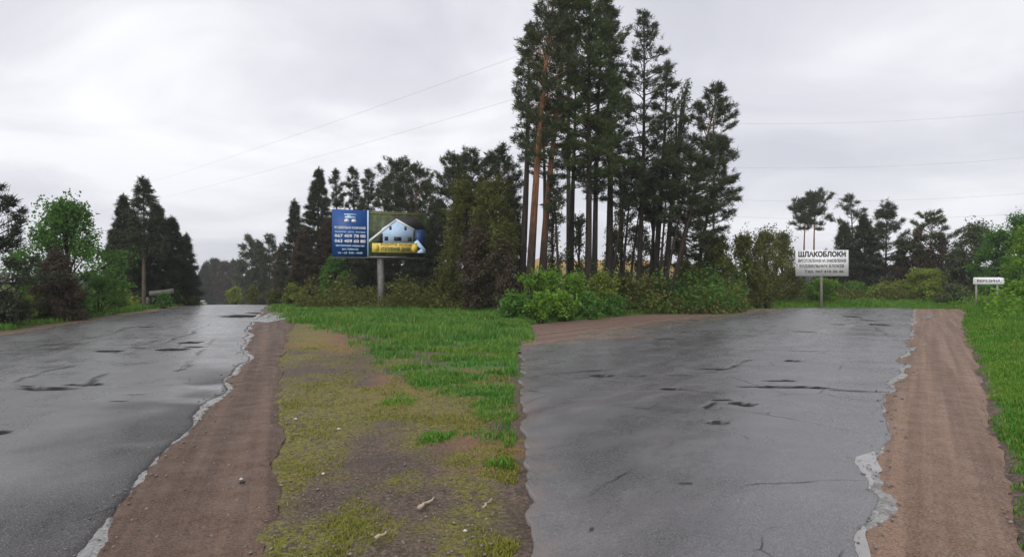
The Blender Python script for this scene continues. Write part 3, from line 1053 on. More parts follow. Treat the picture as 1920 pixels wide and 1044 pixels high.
def tris(C, D, L, W, k, rg, spread=0.9):
    """k narrow triangles springing from every centre: needle sprays"""
    n = len(C)
    c = np.repeat(C, k, 0)
    d = np.repeat(D, k, 0) + rg.normal(0, spread, (n * k, 3))
    d /= np.linalg.norm(d, axis=1)[:, None] + 1e-9
    s = rg.normal(0, 1, (n * k, 3))
    s = np.cross(d, s)
    s /= np.linalg.norm(s, axis=1)[:, None] + 1e-9
    l = L * rg.uniform(0.6, 1.3, (n * k, 1))
    w = W * rg.uniform(0.7, 1.3, (n * k, 1))
    c = c + rg.normal(0, L * 0.22, (n * k, 3))
    V = np.stack([c - s * w / 2, c + s * w / 2, c + d * l], 1).reshape(-1, 3)
    T = np.arange(n * k * 3).reshape(-1, 3)
    tn = np.clip(np.repeat(np.repeat(rg.uniform(0, 1, n), k) * 0.65 + rg.uniform(0, 0.35, n * k), 3), 0, 1)
    return V, T, tn


def rhombs(C, L, k, rg, spread):
    """k little leaves around every centre"""
    n = len(C)
    c = np.repeat(C, k, 0) + rg.normal(0, spread, (n * k, 3))
    d = rg.normal(0, 1, (n * k, 3))
    d[:, 2] -= 0.3
    d /= np.linalg.norm(d, axis=1)[:, None]
    s = np.cross(d, rg.normal(0, 1, (n * k, 3)))
    s /= np.linalg.norm(s, axis=1)[:, None] + 1e-9
    l = L * rg.uniform(0.6, 1.35, (n * k, 1))
    V = np.stack([c, c + d * l * 0.5 + s * l * 0.32, c + d * l, c + d * l * 0.5 - s * l * 0.32], 1).reshape(-1, 3)
    Q = np.arange(n * k * 4).reshape(-1, 4)
    tn = np.clip(np.repeat(np.repeat(rg.uniform(0, 1, n), k) * 0.6 + rg.uniform(0, 0.4, n * k), 4), 0, 1)
    return V, Q, tn


SEED = [100]


def tree(kind, ub, ut, vt, hw, vb, Y, leaf, bark, label, name=None, cat='tree', group=None, dens=1.0, rtrunk=None):
    """ub, ut: where trunk foot and tip stand in the photograph; vt tip, vb crown bottom, hw crown half width; Y distance"""
    SEED[0] += 1
    rg = np.random.default_rng(SEED[0])
    x = UX(ub, Y)
    z0 = float(terr(x, Y))
    H = VZ(vt, Y) - z0
    cb_ = max(0.15, VZ(vb, Y) - z0)
    Rr = hw / F * Y * {'pine': 1.3, 'top': 1.22, 'spruce': 1.12, 'decid': 1.08}.get(kind, 1.0)
    dx = UX(ut, Y) - x
    px = F / Y * 1024 / 1920          # render pixels per metre
    name = name or {'pine': 'pine_tree', 'top': 'pine_tree', 'spruce': 'spruce_tree', 'decid': 'leafy_tree', 'thin': 'slender_tree', 'bush': 'bush'}[kind]
    root = thing(name, label, cat, (x, Y, z0), 0, group)
    tk = MB()
    wob = rg.uniform(0, 6.3, 2)
    dy = rg.normal(0, 0.02) * H

    def ax(z):
        s = np.clip(np.asarray(z, float) / H, 0, 1)
        return np.stack([dx * s ** 1.15 + 0.010 * H * np.sin(4 * s + wob[0]) * s, dy * s + 0.010 * H * np.sin(3.4 * s + wob[1]) * s, np.asarray(z, float)], -1)

    if kind != 'bush':
        rt = rtrunk or (0.012 * H + 0.035)
        zs = np.linspace(-0.25, H * 0.985, 14)
        tk.tube(ax(zs), np.maximum(rt * (1 - np.clip(zs / H, 0, 1)) ** 0.8, 0.012) * np.where(zs < 0.2, 1.25, 1), 8, False)
    C, D = [], []
    span = H - cb_
    Lf = max(0.16, 2.6 / px)           # a spray is never much under three pixels
    if kind in ('pine', 'spruce', 'top'):
        nb = int(span * {'pine': 9, 'spruce': 13, 'top': 6.5}[kind] * min(1.6, max(0.55, px / 12)) * dens ** 0.5) + 12
        if kind == 'pine':
            nb = int(nb * 0.62)
        for b in range(nb):
            tt = (b + rg.uniform(0, 1)) / nb
            z = cb_ + span * tt * 0.985
            if kind == 'spruce':
                L = Rr * ((1 - tt) ** 0.85 * 0.97 + 0.04) * rg.uniform(0.7, 1.12)
                pitch = R(-20 + 50 * tt + rg.normal(0, 8))
            elif kind == 'top':
                L = Rr * max(0.15, math.sqrt(max(0, 1 - (2 * tt - 0.9) ** 2 / 1.25))) * rg.uniform(0.35, 1.2)
                pitch = R(4 + 50 * tt + rg.normal(0, 14))
            else:
                L = Rr * ((1 - tt) ** 0.62 * (0.5 + 0.5 * min(1, tt * 4)) * 0.96 + 0.05) * rg.uniform(0.35, 1.25)
                pitch = R(2 + 40 * tt + rg.normal(0, 13))
            az = b * 2.39996 + rg.normal(0, 0.5)
            h = np.array([math.cos(az), math.sin(az), 0])
            p0 = ax(z)
            s = np.linspace(0, 1, 5)[:, None]
            bend = {'spruce': 0.14, 'pine': 0.10, 'top': 0.16}[kind]
            pts = p0 + h * L * s * math.cos(pitch) + np.array([0, 0, 1]) * (L * s * math.sin(pitch) + bend * L * (s ** 2) - 0.05 * L * s)
            tk.tube(pts, np.linspace(max(0.008, 0.018 * L + 0.008), 0.006, 5), 4, False)
            k = max(4, int((4 + L * {'spruce': 11, 'pine': 8.0, 'top': 8.0}[kind] * dens) * min(1.3, max(0.6, px / 12))))
            f = rg.uniform(0, 1, k) ** 0.75
            f = 0.22 + 0.8 * f if kind == 'spruce' else 0.52 + 0.52 * f
            base = p0 + (pts[-1] - p0) * f[:, None] + np.array([0, 0, 1]) * (bend * L * (f ** 2 - f))[:, None]
            side = np.cross(h, [0, 0, 1])
            lat = rg.normal(0, 1, k) * ((0.16 if kind == 'spruce' else 0.30) * L * (1.2 - f) + 0.10)
            c = base + side * lat[:, None] + np.array([0, 0, 1]) * (np.abs(rg.normal(0, 0.05 + 0.03 * L, k)) * (1 if kind != 'spruce' else -1))[:, None]
            d = h[None] * 0.55 + side[None] * np.sign(lat)[:, None] * 0.35 + np.array([[0, 0, 0.45 if kind != 'spruce' else -0.1]])
            C.append(c)
            D.append(d)
        # leader
        k = 6
        C.append(ax(np.linspace(H * 0.93, H, k)))
        D.append(np.tile([0, 0, 1.2], (k, 1)))
        C, D = np.vstack(C), np.vstack(D)
        V, T, tn = tris(C, D, Lf * (1.25 if kind == 'spruce' else 1.35), max(0.034, 0.56 / px), 12, rg, 0.6)
        cr = MB().add(V, t=T, tone=tn)
    else:
        if kind == 'bush':
            n = int(120 * dens * max(1, Rr) ** 2 * min(1.5, max(0.6, px / 14)) * max(1, H / 2)) + 50
        elif kind == 'thin':
            n = int(150 * dens * Rr * span ** 0.5) + 40
        else:
            n = int(125 * dens * Rr ** 2 * span ** 0.6 * min(1.5, max(0.6, px / 14))) + 60
        # lobes give an uneven outline with gaps
        nl = max(6, int(9 + (5.5 if kind == 'decid' else 2.5) * Rr * span ** 0.5))
        lob = []
        for li in range(nl):
            a = li * 2.39996 + rg.normal(0, 0.4)
            zt = min(0.93, max(0.07, (li + rg.uniform(0, 1)) / nl))
            if kind == 'bush':
                pr = (1 - zt ** 2.2) ** 0.5 * 0.85
            elif kind == 'thin':
                pr = 0.9 * (1 - zt) ** 0.4
            else:
                pr = min(1, (1.08 - zt) * 1.7) ** 0.8 * (0.72 + 0.28 * math.sin(3 * zt))
            rr = Rr * pr * rg.uniform(0.25, 0.95)
            lob.append((rr * math.cos(a), rr * math.sin(a), cb_ + span * zt, Rr * rg.uniform(0.15, 0.40) * (0.8 if kind == 'thin' else 1), span * rg.uniform(0.05, 0.15)))
        lob = np.array(lob)
        lob[0, :3] = (0, 0, cb_ + span * 0.88)
        lob[0, 4] = span * 0.11
        k = rg.integers(0, nl, n)
        d = rg.normal(0, 1, (n, 3))
        d /= np.linalg.norm(d, axis=1)[:, None]
        d *= rg.uniform(0.3, 1.05, (n, 1)) * np.where(rg.uniform(0, 1, (n, 1)) < 0.12, 1.5, 1)
        C = lob[k, :3] + d * np.stack([lob[k, 3], lob[k, 3], lob[k, 4]], -1)
        C[:, 2] = np.maximum(C[:, 2], 0.06)
        C[:, :2] += ax(C[:, 2])[:, :2]
        LL = max(0.11, 2.0 / px)
        V, Q, tn = rhombs(C, LL, 7 if kind != 'thin' else 5, rg, LL * 0.75)
        cr = MB().add(V, q=Q, tone=tn)
        # limbs to lobes, twigs to sprays
        for L_ in lob:
            zb = max(0.0, min(L_[2] * 0.75, H * 0.9) - 0.25 * Rr)
            zb = max(zb, 0 if kind == 'bush' else cb_ * 0.75)
            a = ax(zb) if kind != 'bush' else np.array([L_[0] * 0.12, L_[1] * 0.12, -0.1])
            e = L_[:3] + np.array([*ax(L_[2])[:2], 0])
            m = (a + e) / 2 + np.array([0, 0, 0.06 * H])
            s = np.linspace(0, 1, 5)[:, None]
            pts = (1 - s) ** 2 * a + 2 * s * (1 - s) * m + s ** 2 * e
            r0 = 0.007 * H + 0.008
            tk.tube(pts, np.linspace(r0, 0.008, 5), 5, False)
            for _ in range(5 if kind != 'bush' else 3):
                o_ = rg.uniform(-1, 1, 3) * np.array([L_[3], L_[3], L_[4]]) * 0.9
                o_[2] = abs(o_[2])
                tk.tube(np.stack([pts[3], e + o_ * 0.5, e + o_ * 1.15]), [0.009, 0.007, 0.004], 3, False)
    tk.obj('trunk' if kind != 'bush' else 'stems', M[bark], root, smooth=True)
    cr.obj('crown', M[leaf], root)
    return root


P_, D_ = 'bark_pine', 'bark_dark'
# --- left of the first road
tree('pine', -22, -12, 352, 88, 600, 20.5, 'spruce', D_, 'ragged dark pine cut off by the left edge of the view', dens=1.1)
tree('bush', 10, 10, 560, 42, 618, 20.0, 'spruce', D_, 'low dark bush at the far left edge beside the grass', 'bush', 'bush')
tree('decid', 128, 122, 380, 92, 590, 26, 'green', D_, 'round green leafy tree left of the dark spruces', dens=1.25)
tree('spruce', 108, 106, 470, 52, 600, 24, 'brown', D_, 'small dark brown spruce in front of the round green tree', dens=1.3)
tree('bush', 185, 185, 525, 46, 590, 27.5, 'green', D_, 'green bush at the right foot of the round tree', cat='bush')
tree('bush', 42, 42, 560, 26, 610, 22.5, 'lime', D_, 'pale lime bush near the left edge above the grass', cat='bush')
tree('bush', 72, 72, 556, 24, 605, 23.5, 'bright', D_, 'bright green bush left of the small brown spruce', cat='bush')
tree('bush', 150, 150, 560, 26, 600, 24.5, 'green', D_, 'low green bush right of the small brown spruce', cat='bush')
tree('bush', 222, 222, 545, 22, 585, 30, 'lime', D_, 'lime bush at the left foot of the tall lone spruce', cat='bush')
tree('spruce', 270, 265, 332, 46, 470, 34, 'spruce', 'bark_pale', 'tall spruce with a bare pale trunk and drooping top', dens=0.8)
tree('spruce', 232, 234, 366, 40, 572, 36, 'spruce', D_, 'dark spruce left of the tall pale trunk', dens=1.3)
tree('spruce', 300, 298, 385, 46, 572, 38, 'spruce', D_, 'dark spruce right of the tall pale trunk', dens=1.5)
tree('spruce', 258, 256, 410, 42, 572, 37, 'spruce', D_, 'dense dark spruce behind the tall pale trunk', dens=1.5)
tree('spruce', 325, 322, 408, 42, 572, 39, 'spruce', D_, 'broad dark spruce at the middle of the roadside clump', dens=1.5)
tree('spruce', 348, 348, 440, 30, 572, 41, 'spruce', D_, 'lower dark spruce at the right end of the roadside clump', dens=1.5)
tree('spruce', 212, 212, 430, 30, 575, 37, 'spruce', D_, 'narrow dark spruce at the left end of the roadside clump', dens=1.3)
tree('bush', 320, 320, 538, 24, 572, 38, 'green', D_, 'green bush behind the slanted grey signboard', cat='bush')
tree('bush', 308, 308, 553, 17, 573, 33.5, 'green', D_, 'small green bush growing before the slanted grey board', cat='bush')
tree('bush', 350, 350, 556, 20, 574, 39, 'olive', D_, 'olive bush at the crest left of the white car', cat='bush')
tree('bush', 245, 245, 556, 20, 576, 36, 'olive', D_, 'small olive bush under the dark spruce clump', cat='bush')
# --- far trees where the road goes over the crest
for k, (u, v, hw, Y, lf, lab) in enumerate([(383, 497, 17, 150, 'spruce', 'distant dark tree just right of the roadside clump'), (402, 490, 16, 165, 'pine', 'distant taller pine above the white car'),
                                             (420, 500, 17, 150, 'brown', 'distant brownish tree over the road crest'), (438, 490, 16, 160, 'spruce', 'distant dark spruce over the middle of the road'),
                                             (455, 492, 16, 130, 'pine', 'distant pine left of the first roadside pines')]):
    tree('spruce' if lf == 'spruce' else 'top', u, u, v, hw, 566, Y, lf, D_, lab, dens=1.5)
tree('top', 472, 472, 452, 24, 545, 92, 'pine', D_, 'grey pine at the left end of the wood beyond the road', dens=1.4)
tree('spruce', 488, 487, 456, 24, 565, 86, 'spruce', D_, 'second dark spruce of the wood beyond the road', dens=1.4)
tree('top', 507, 505, 450, 28, 555, 78, 'pine', D_, 'rounded pine left of the stepped spruce', dens=1.4)
tree('spruce', 528, 527, 460, 26, 568, 70, 'brown', D_, 'brown spruce left of the stepped spruce', dens=1.4)
tree('bush', 441, 441, 540, 20, 572, 60, 'lime', D_, 'lime bush on the crest right of the road', cat='bush')
tree('bush', 474, 474, 540, 22, 572, 56, 'olive', D_, 'olive bush on the crest beneath the grey pine', cat='bush')
tree('bush', 512, 512, 545, 24, 575, 46, 'olive', D_, 'wide olive bush at the start of the verge', cat='bush')
tree('bush', 552, 552, 535, 26, 575, 43, 'lime', D_, 'yellowish bush under the stepped spruce', cat='bush')
# --- wood behind the billboard
tree('spruce', 553, 553, 376, 36, 570, 53, 'spruce', D_, 'stepped spruce, second highest left of the billboard', dens=1.3)
tree('spruce', 598, 597, 316, 52, 570, 47, 'spruce', D_, 'tall pointed spruce rising left of the blue panel', dens=1.3)
tree('pine', 632, 630, 318, 32, 540, 49, 'pine', D_, 'dark pine just right of the tall pointed spruce', dens=1.4)
tree('pine', 664, 662, 316, 32, 540, 51, 'pine', D_, 'dark pine above the blue panel of the billboard', dens=1.4)
tree('pine', 692, 690, 320, 32, 540, 49, 'pine', D_, 'dark pine above the joint of the billboard', dens=1.4)
tree('top', 742, 745, 309, 42, 470, 47, 'pine', P_, 'high rounded pine above the house picture', dens=1.4)
tree('top', 780, 778, 318, 36, 480, 46, 'pine', P_, 'rounded pine above the right end of the billboard', dens=1.4)
tree('pine', 806, 804, 345, 32, 540, 45, 'pine', P_, 'lower pine just right of the billboard', dens=1.3)
tree('spruce', 570, 570, 430, 40, 575, 44, 'brown', D_, 'brown spruce below the tall pointed spruce', dens=1.5)
tree('spruce', 615, 615, 410, 46, 575, 46, 'brown', D_, 'brownish spruce behind the bright green conifer', dens=1.5)
tree('spruce', 655, 655, 415, 50, 575, 45, 'spruce', D_, 'shadowy spruce behind the blue panel', dens=1.5)
tree('spruce', 700, 700, 410, 50, 575, 44, 'spruce', D_, 'shadowy spruce behind the billboard post', dens=1.5)
tree('spruce', 745, 745, 400, 52, 575, 43, 'spruce', D_, 'shadowy spruce behind the house picture', dens=1.5)
tree('spruce', 790, 790, 400, 50, 578, 41, 'spruce', D_, 'shadowy spruce right of the billboard post', dens=1.5)
tree('bush', 626, 626, 478, 38, 575, 40, 'green', D_, 'bright green bush left of the billboard post', cat='bush', dens=1.6)
tree('bush', 690, 690, 540, 30, 576, 39, 'olive', D_, 'olive bush at the left foot of the billboard post', cat='bush')
tree('bush', 760, 760, 535, 34, 580, 36.5, 'olive', D_, 'olive bush at the right foot of the billboard post', cat='bush')
# --- olive trees at the middle of the view
tree('spruce', 822, 822, 372, 42, 578, 43, 'spruce', D_, 'dark spruce filling the gap right of the billboard', dens=1.5)
tree('spruce', 905, 905, 330, 52, 578, 40, 'pine', D_, 'dark spruce behind the two broad olive trees', dens=1.5)
tree('spruce', 955, 955, 330, 40, 578, 38, 'pine', D_, 'dark spruce behind the red pine trunks', dens=1.4)
tree('pine', 720, 720, 335, 36, 560, 48, 'pine', D_, 'pine between the high rounded pine and the billboard joint', dens=1.4)
tree('top', 853, 853, 298, 38, 470, 37, 'pine', P_, 'dark pine crowning the olive trees, left one', dens=1.4)
tree('top', 886, 886, 298, 44, 470, 36, 'pine', P_, 'dark pine crowning the olive trees, middle one', dens=1.4)
tree('top', 938, 938, 284, 40, 460, 35, 'pine', P_, 'dark pine crowning the olive trees, highest one', dens=1.4)
tree('decid', 874, 872, 340, 56, 575, 34, 'olive', D_, 'broad olive tree right of the billboard', dens=1.6)
tree('decid', 920, 920, 335, 54, 575, 31, 'olive', D_, 'broad olive tree beside the tall red pines', dens=1.6)
tree('decid', 895, 895, 430, 46, 582, 30, 'brown', D_, 'lower brownish tree between the two olive trees', dens=1.6)
tree('decid', 842, 842, 440, 32, 580, 35, 'olive', D_, 'low olive tree touching the billboard side', dens=1.5)
tree('decid', 948, 948, 450, 36, 590, 29, 'brown', D_, 'dark brown thicket tree at the end of the verge', dens=1.5)
tree('thin', 935, 930, 420, 22, 500, 29.3, 'olive', 'bark_pale', 'slender pale stemmed tree at the end of the verge')
tree('thin', 955, 950, 410, 20, 500, 29, 'olive', 'bark_pale', 'second slender pale stem beside the tall red pines')
# --- tall pines
tree('top', 990, 1042, -60, 48, 300, 27, 'pine', P_, 'tall red trunked pine nearest the middle of the view', dens=0.95, rtrunk=0.20)
tree('top', 1013, 1066, -50, 64, 310, 28, 'pine_green', P_, 'tall red trunked pine leaning right, second in the row', dens=0.95, rtrunk=0.19)
tree('pine', 976, 1000, 40, 34, 300, 31, 'pine', D_, 'dark pine behind the two red trunks', dens=1.0)
tree('top', 1101, 1112, -50, 66, 360, 29, 'pine_green', D_, 'tall straight pine with a dense green crown', dens=1.1, rtrunk=0.18)
tree('pine', 1113, 1136, -40, 50, 380, 30.5, 'pine', D_, 'tall straight pine close beside the dense green one', dens=1.3, rtrunk=0.16)
tree('pine', 1070, 1076, 120, 50, 340, 34, 'pine', D_, 'shaded pine between the red trunks and the green crown', dens=0.7)
tree('pine', 1020, 1022, 170, 46, 340, 35, 'pine', D_, 'shaded pine standing behind the leaning red trunk', dens=0.9)
tree('pine', 1140, 1152, 15, 42, 330, 32, 'pine', D_, 'dark pine with a notched top next to the pointed one', dens=1.0)
tree('pine', 1196, 1214, 20, 64, 400, 33, 'pine', D_, 'tall pointed pine with a long bare black trunk', dens=0.95, rtrunk=0.16)
tree('pine', 1226, 1252, 118, 46, 420, 34, 'pine', D_, 'pine filling the gap right of the pointed one', dens=0.9)
tree('thin', 1245, 1288, 145, 34, 330, 33, 'grey_leaf', D_, 'slender bare topped tree leaning right among the pines', dens=0.7)
tree('pine', 1258, 1346, 162, 66, 450, 32, 'pine', P_, 'leaning pine at the right end of the tall row', dens=1.5, rtrunk=0.17)
tree('pine', 1300, 1352, 262, 58, 520, 34, 'pine', P_, 'lower pine filling the right end of the tall row', dens=1.3)
for (ub, ut, vt, hw, vb, Y, lab) in [(1052, 1034, 330, 24, 420, 28, 'thin dark stem leaning left behind the green shrubs'), (1142, 1182, 270, 34, 390, 31, 'thin stem leaning right below the notched pine'),
                                     (1165, 1186, 300, 30, 410, 33, 'thin straight stem below the pointed pine'), (1178, 1204, 320, 26, 420, 34, 'thin stem right beside the bare black trunk'),
                                     (1232, 1262, 270, 34, 380, 32, 'first of the thin stems leaning towards the road'), (1240, 1300, 290, 34, 380, 31, 'second of the thin stems leaning towards the road'),
                                     (1250, 1322, 300, 32, 400, 30.5, 'third of the thin stems leaning towards the road'), (1215, 1236, 300, 34, 420, 34, 'thin stem between the pointed pine and the leaning stems')]:
    tree('pine', ub, ut, vt, hw, vb, Y, 'pine', D_, lab, name='slender_pine', dens=0.8, rtrunk=0.09)
# understorey below the tall pines
for (u, vt, hw, Y, lf, lab) in [(1004, 508, 42, 24, 'bright', 'bright shrub nearest the middle of the view below the red trunks'), (1030, 508, 44, 25, 'bright', 'yellow green shrub right below the leaning red trunk'),
                                 (1078, 516, 44, 26, 'bright', 'bright shrub left of the twin straight trunks'), (1126, 512, 42, 27, 'lime', 'lime shrub below the twin straight trunks'),
                                 (1172, 520, 40, 28.5, 'olive', 'olive shrub left of the bare black trunk'), (1218, 520, 40, 30, 'olive', 'olive shrub below the leaning stems'),
                                 (1016, 552, 34, 22.3, 'bright', 'low bright shrub at the grass edge, left one'), (1060, 552, 36, 23.5, 'bright', 'low bright shrub at the grass edge, middle one'),
                                 (1105, 556, 32, 24.8, 'green', 'low green shrub at the grass edge, right one'), (1150, 558, 30, 26.5, 'green', 'small green shrub before the olive shrub')]:
    tree('bush', u, u, vt, hw, 600, Y, lf, D_, lab, name='shrub', cat='shrub', dens=1.3)
for (u, vt, hw, Y, lf, lab) in [(1035, 360, 34, 33, 'grey_leaf', 'sparse grey green sapling between the red trunks and the thin stem'), (1085, 400, 36, 34, 'grey_leaf', 'sparse grey green sapling left of the twin straight trunks'),
                                 (1225, 330, 44, 36, 'grey_leaf', 'tall sparse sapling right of the bare black trunk'), (1165, 340, 40, 37, 'olive', 'tall sparse olive sapling left of the bare black trunk'),
                                 (1150, 430, 40, 36, 'olive', 'sparse olive sapling behind the twin straight trunks'), (1200, 420, 44, 37, 'olive', 'sparse olive sapling behind the bare black trunk'),
                                 (1275, 440, 46, 34, 'olive', 'olive sapling behind the leaning stems'), (1325, 440, 48, 34, 'olive', 'leafier sapling right of the leaning stems')]:
    tree('thin', u, u, vt, hw, 560, Y, lf, D_, lab, name='sapling', cat='tree', dens=1.6)
for (u, vt, hw, Y, lf, lab) in [(1290, 490, 46, 32.5, 'olive', 'dark olive thicket below the last tall pine'), (1345, 450, 48, 33.5, 'olive', 'taller olive thicket right of the last tall pine'),
                                 (1395, 440, 44, 35.5, 'olive', 'olive thicket reaching the skyline beyond the pines'), (1436, 432, 38, 37.5, 'olive', 'pointed olive thicket left of the white board'),
                                 (1466, 436, 32, 42.5, 'olive', 'olive thicket touching the left side of the white board'), (1255, 530, 36, 31.5, 'green', 'low green thicket at the grass beneath the pines'),
                                 (1330, 530, 36, 33.3, 'green', 'low green thicket at the grass edge below the last pine'), (1420, 510, 36, 36.5, 'olive', 'low thicket before the pointed olive one')]:
    tree('decid' if vt < 480 else 'bush', u, u, vt, hw, 575, Y, lf, D_, lab, name='thicket', cat='tree' if vt < 480 else 'bush', dens=1.7)
# --- beyond the bend of the second road
tree('top', 1508, 1510, 380, 26, 432, 72, 'pine', P_, 'flat topped pine above the white board, left stem', dens=1.6)
tree('top', 1526, 1526, 372, 28, 428, 72, 'pine', P_, 'flat topped pine above the white board, right stem', dens=1.6)
tree('pine', 1601, 1598, 366, 34, 470, 60, 'pine', D_, 'pine with a ragged pointed top right of the white board', dens=1.0)
tree('spruce', 1582, 1582, 418, 40, 575, 53, 'pine', D_, 'dark spruce directly right of the white board', dens=1.4)
tree('spruce', 1622, 1622, 404, 44, 575, 52, 'spruce', D_, 'broad dark spruce beyond the road bend', dens=1.4)
tree('top', 1658, 1660, 398, 36, 520, 51, 'pine', D_, 'round dark pine right of the broad spruce', dens=1.4)
tree('spruce', 1550, 1550, 470, 34, 575, 52, 'spruce', D_, 'low dark spruce behind the white board', dens=1.4)
tree('spruce', 1690, 1690, 470, 36, 575, 50, 'brown', D_, 'brownish spruce in the gap beside the red trunked pine', dens=1.4)
tree('pine', 1744, 1745, 402, 46, 500, 49, 'pine_green', P_, 'pointed pine with reddish trunk beyond the path', dens=1.4)
tree('thin', 1722, 1720, 430, 24, 520, 49, 'brown', P_, 'slender reddish trunk left of the pointed pine', dens=1.2)
tree('thin', 1768, 1770, 440, 26, 520, 48, 'brown', P_, 'slender reddish trunk right of the pointed pine', dens=1.2)
tree('decid', 1735, 1735, 470, 46, 575, 50, 'brown', D_, 'rusty brown tree beneath the pointed pine', dens=1.6)
tree('decid', 1790, 1790, 470, 36, 575, 47, 'grey_leaf', D_, 'grey green tree left of the small white sign', dens=1.5)
tree('decid', 1826, 1826, 420, 42, 570, 47, 'grey_leaf', D_, 'tall grey green tree behind the small white sign', dens=1.3)
tree('decid', 1868, 1868, 432, 44, 575, 43, 'green', D_, 'green tree behind the right post of the small sign', dens=1.4)
tree('decid', 1908, 1908, 402, 38, 560, 42, 'green', D_, 'tall green tree at the right edge of the view', dens=1.4)
tree('decid', 1928, 1928, 428, 46, 610, 29, 'bright', D_, 'bright green leafy tree cut off by the right edge', dens=1.6)
tree('bush', 1540, 1540, 524, 42, 575, 43, 'bright', D_, 'bright green bush behind the post of the white board', cat='bush', dens=1.5)
tree('bush', 1650, 1650, 536, 36, 577, 45, 'lime', D_, 'lime bush at the end of the wide road, left one', cat='bush', dens=1.4)
tree('bush', 1692, 1692, 528, 38, 577, 45, 'lime', D_, 'lime bush at the end of the wide road, middle one', cat='bush', dens=1.4)
tree('bush', 1736, 1736, 506, 48, 577, 44, 'lime', D_, 'largest lime bush at the end of the reddish path', cat='bush', dens=1.6)
tree('bush', 1600, 1600, 530, 36, 577, 47, 'green', D_, 'dark green bush right of the white board post', cat='bush', dens=1.3)
tree('bush', 1790, 1790, 535, 34, 580, 42, 'grey_leaf', D_, 'grey green bush where the reddish path ends', cat='bush', dens=1.4)
tree('bush', 1850, 1850, 535, 36, 580, 39, 'green', D_, 'green bush behind the small white sign', cat='bush', dens=1.3)
tree('bush', 1890, 1890, 545, 28, 600, 30, 'bright', D_, 'low bright bush right of the small white sign', cat='bush', dens=1.3)
tree('bush', 1915, 1915, 530, 30, 605, 26, 'bright', D_, 'leafy bush at the right edge above the grass', cat='bush', dens=1.3)

# low tangled undergrowth along the tree lines
def undergrowth(lab, leaf, n, fx, y0, y1, hmax, seed):
    rg = np.random.default_rng(seed)
    y = rg.uniform(y0, y1, n)
    a, b = fx(y)
    x = a + (b - a) * rg.uniform(0, 1, n)
    k = offroad(x, y)
    x, y = x[k], y[k]
    hm = hmax * np.clip(fbm(x * 0.7, y * 0.7, seed, 4) * 3.2 - 1.05, 0.04, 1.4)
    C = np.stack([x, y, terr(x, y) + hm * rg.uniform(0, 1, len(x)) ** 1.3], -1)
    V, Q, tn = rhombs(C, 0.15, 6, rg, 0.14)
    tag(MB().add(V, q=Q, tone=tn).obj('undergrowth', M[leaf], None), lab, None, None, 'stuff')


undergrowth('tangled dull undergrowth behind the billboard grass', 'olive', 4500, lambda y: (-0.34 * y, 0 * y + 0.5), 31.5, 40, 1.3, 401)
undergrowth('weeds under the shrubs below the tall pines', 'green', 5000, lambda y: (0 * y - 0.2, SCL(np.clip(y, 14, 33.5)) - 0.7), 22.5, 34, 0.9, 402)
undergrowth('brushwood between the pine stems', 'olive', 5000, lambda y: (0.03 * y, 0.37 * y), 28, 38, 1.3, 403)
undergrowth('dark brushwood in the shade of the pine stems', 'green', 4000, lambda y: (0.05 * y, 0.37 * y), 28, 38, 1.9, 407)
undergrowth('weeds along the left wood edge', 'lime', 4000, lambda y: (XAL(y) - 5.0, XAL(y) - 2.0), 17, 42, 0.9, 404)
undergrowth('weeds at the right edge behind the small sign', 'bright', 4500, lambda y: (SBR(y) + 1.2, SBR(y) + 6), 22, 38, 0.8, 405)
undergrowth('brushwood beyond the bend of the wide road', 'olive', 5000, lambda y: (0.38 * y, 0.78 * y), 43, 50, 1.6, 406)
rgk = np.random.default_rng(77)
for lab, f_, seed in (('dark asphalt crumbs along the potholed road edge', XAR, 1), ('dark asphalt crumbs along the wide road edge', XBR, 2)):
    mb = MB()
    for _ in range(520):
        y = 3.2 * (22 / 3.2) ** rgk.uniform(0, 1)
        x = float(f_(np.array([y]))[0]) + rgk.normal(0.05, 0.13)
        lump(mb, (x, y, float(terr(x, y)) + 0.03), (0.003 + 0.016 * rgk.uniform(0, 1) ** 3) * (0.7 + 0.05 * y), rgk, 0.6)
    tag(mb.obj('asphalt_crumbs', M['crumb']), lab, None, None, 'stuff')

# far-off wood: one mass along the horizon
rg = np.random.default_rng(9)
mbw = MB()
for _ in range(620):
    Y = rg.uniform(185, 230)
    x = rg.uniform(-260, 300)
    if -2 < x < 62:
        continue
    h = rg.uniform(6.5, 11.5)
    z = float(terr(x, Y))
    n = 26
    tt = rg.uniform(0, 1, n)
    a = rg.uniform(0, 6.28, n)
    r = 2.4 * (1 - tt) ** 0.7 * rg.uniform(0.3, 1, n)
    C = np.stack([x + r * np.cos(a), Y + r * np.sin(a), z + tt * h], -1)
    V, T, tn = tris(C, np.tile([0, 0, 0.5], (n, 1)), 1.5, 0.7, 4, rg, 0.8)
    mbw.add(V, t=T, tone=tn)
tag(mbw.obj('far_wood', M['spruce']), 'far dark wood closing the horizon behind everything', None, None, 'stuff')

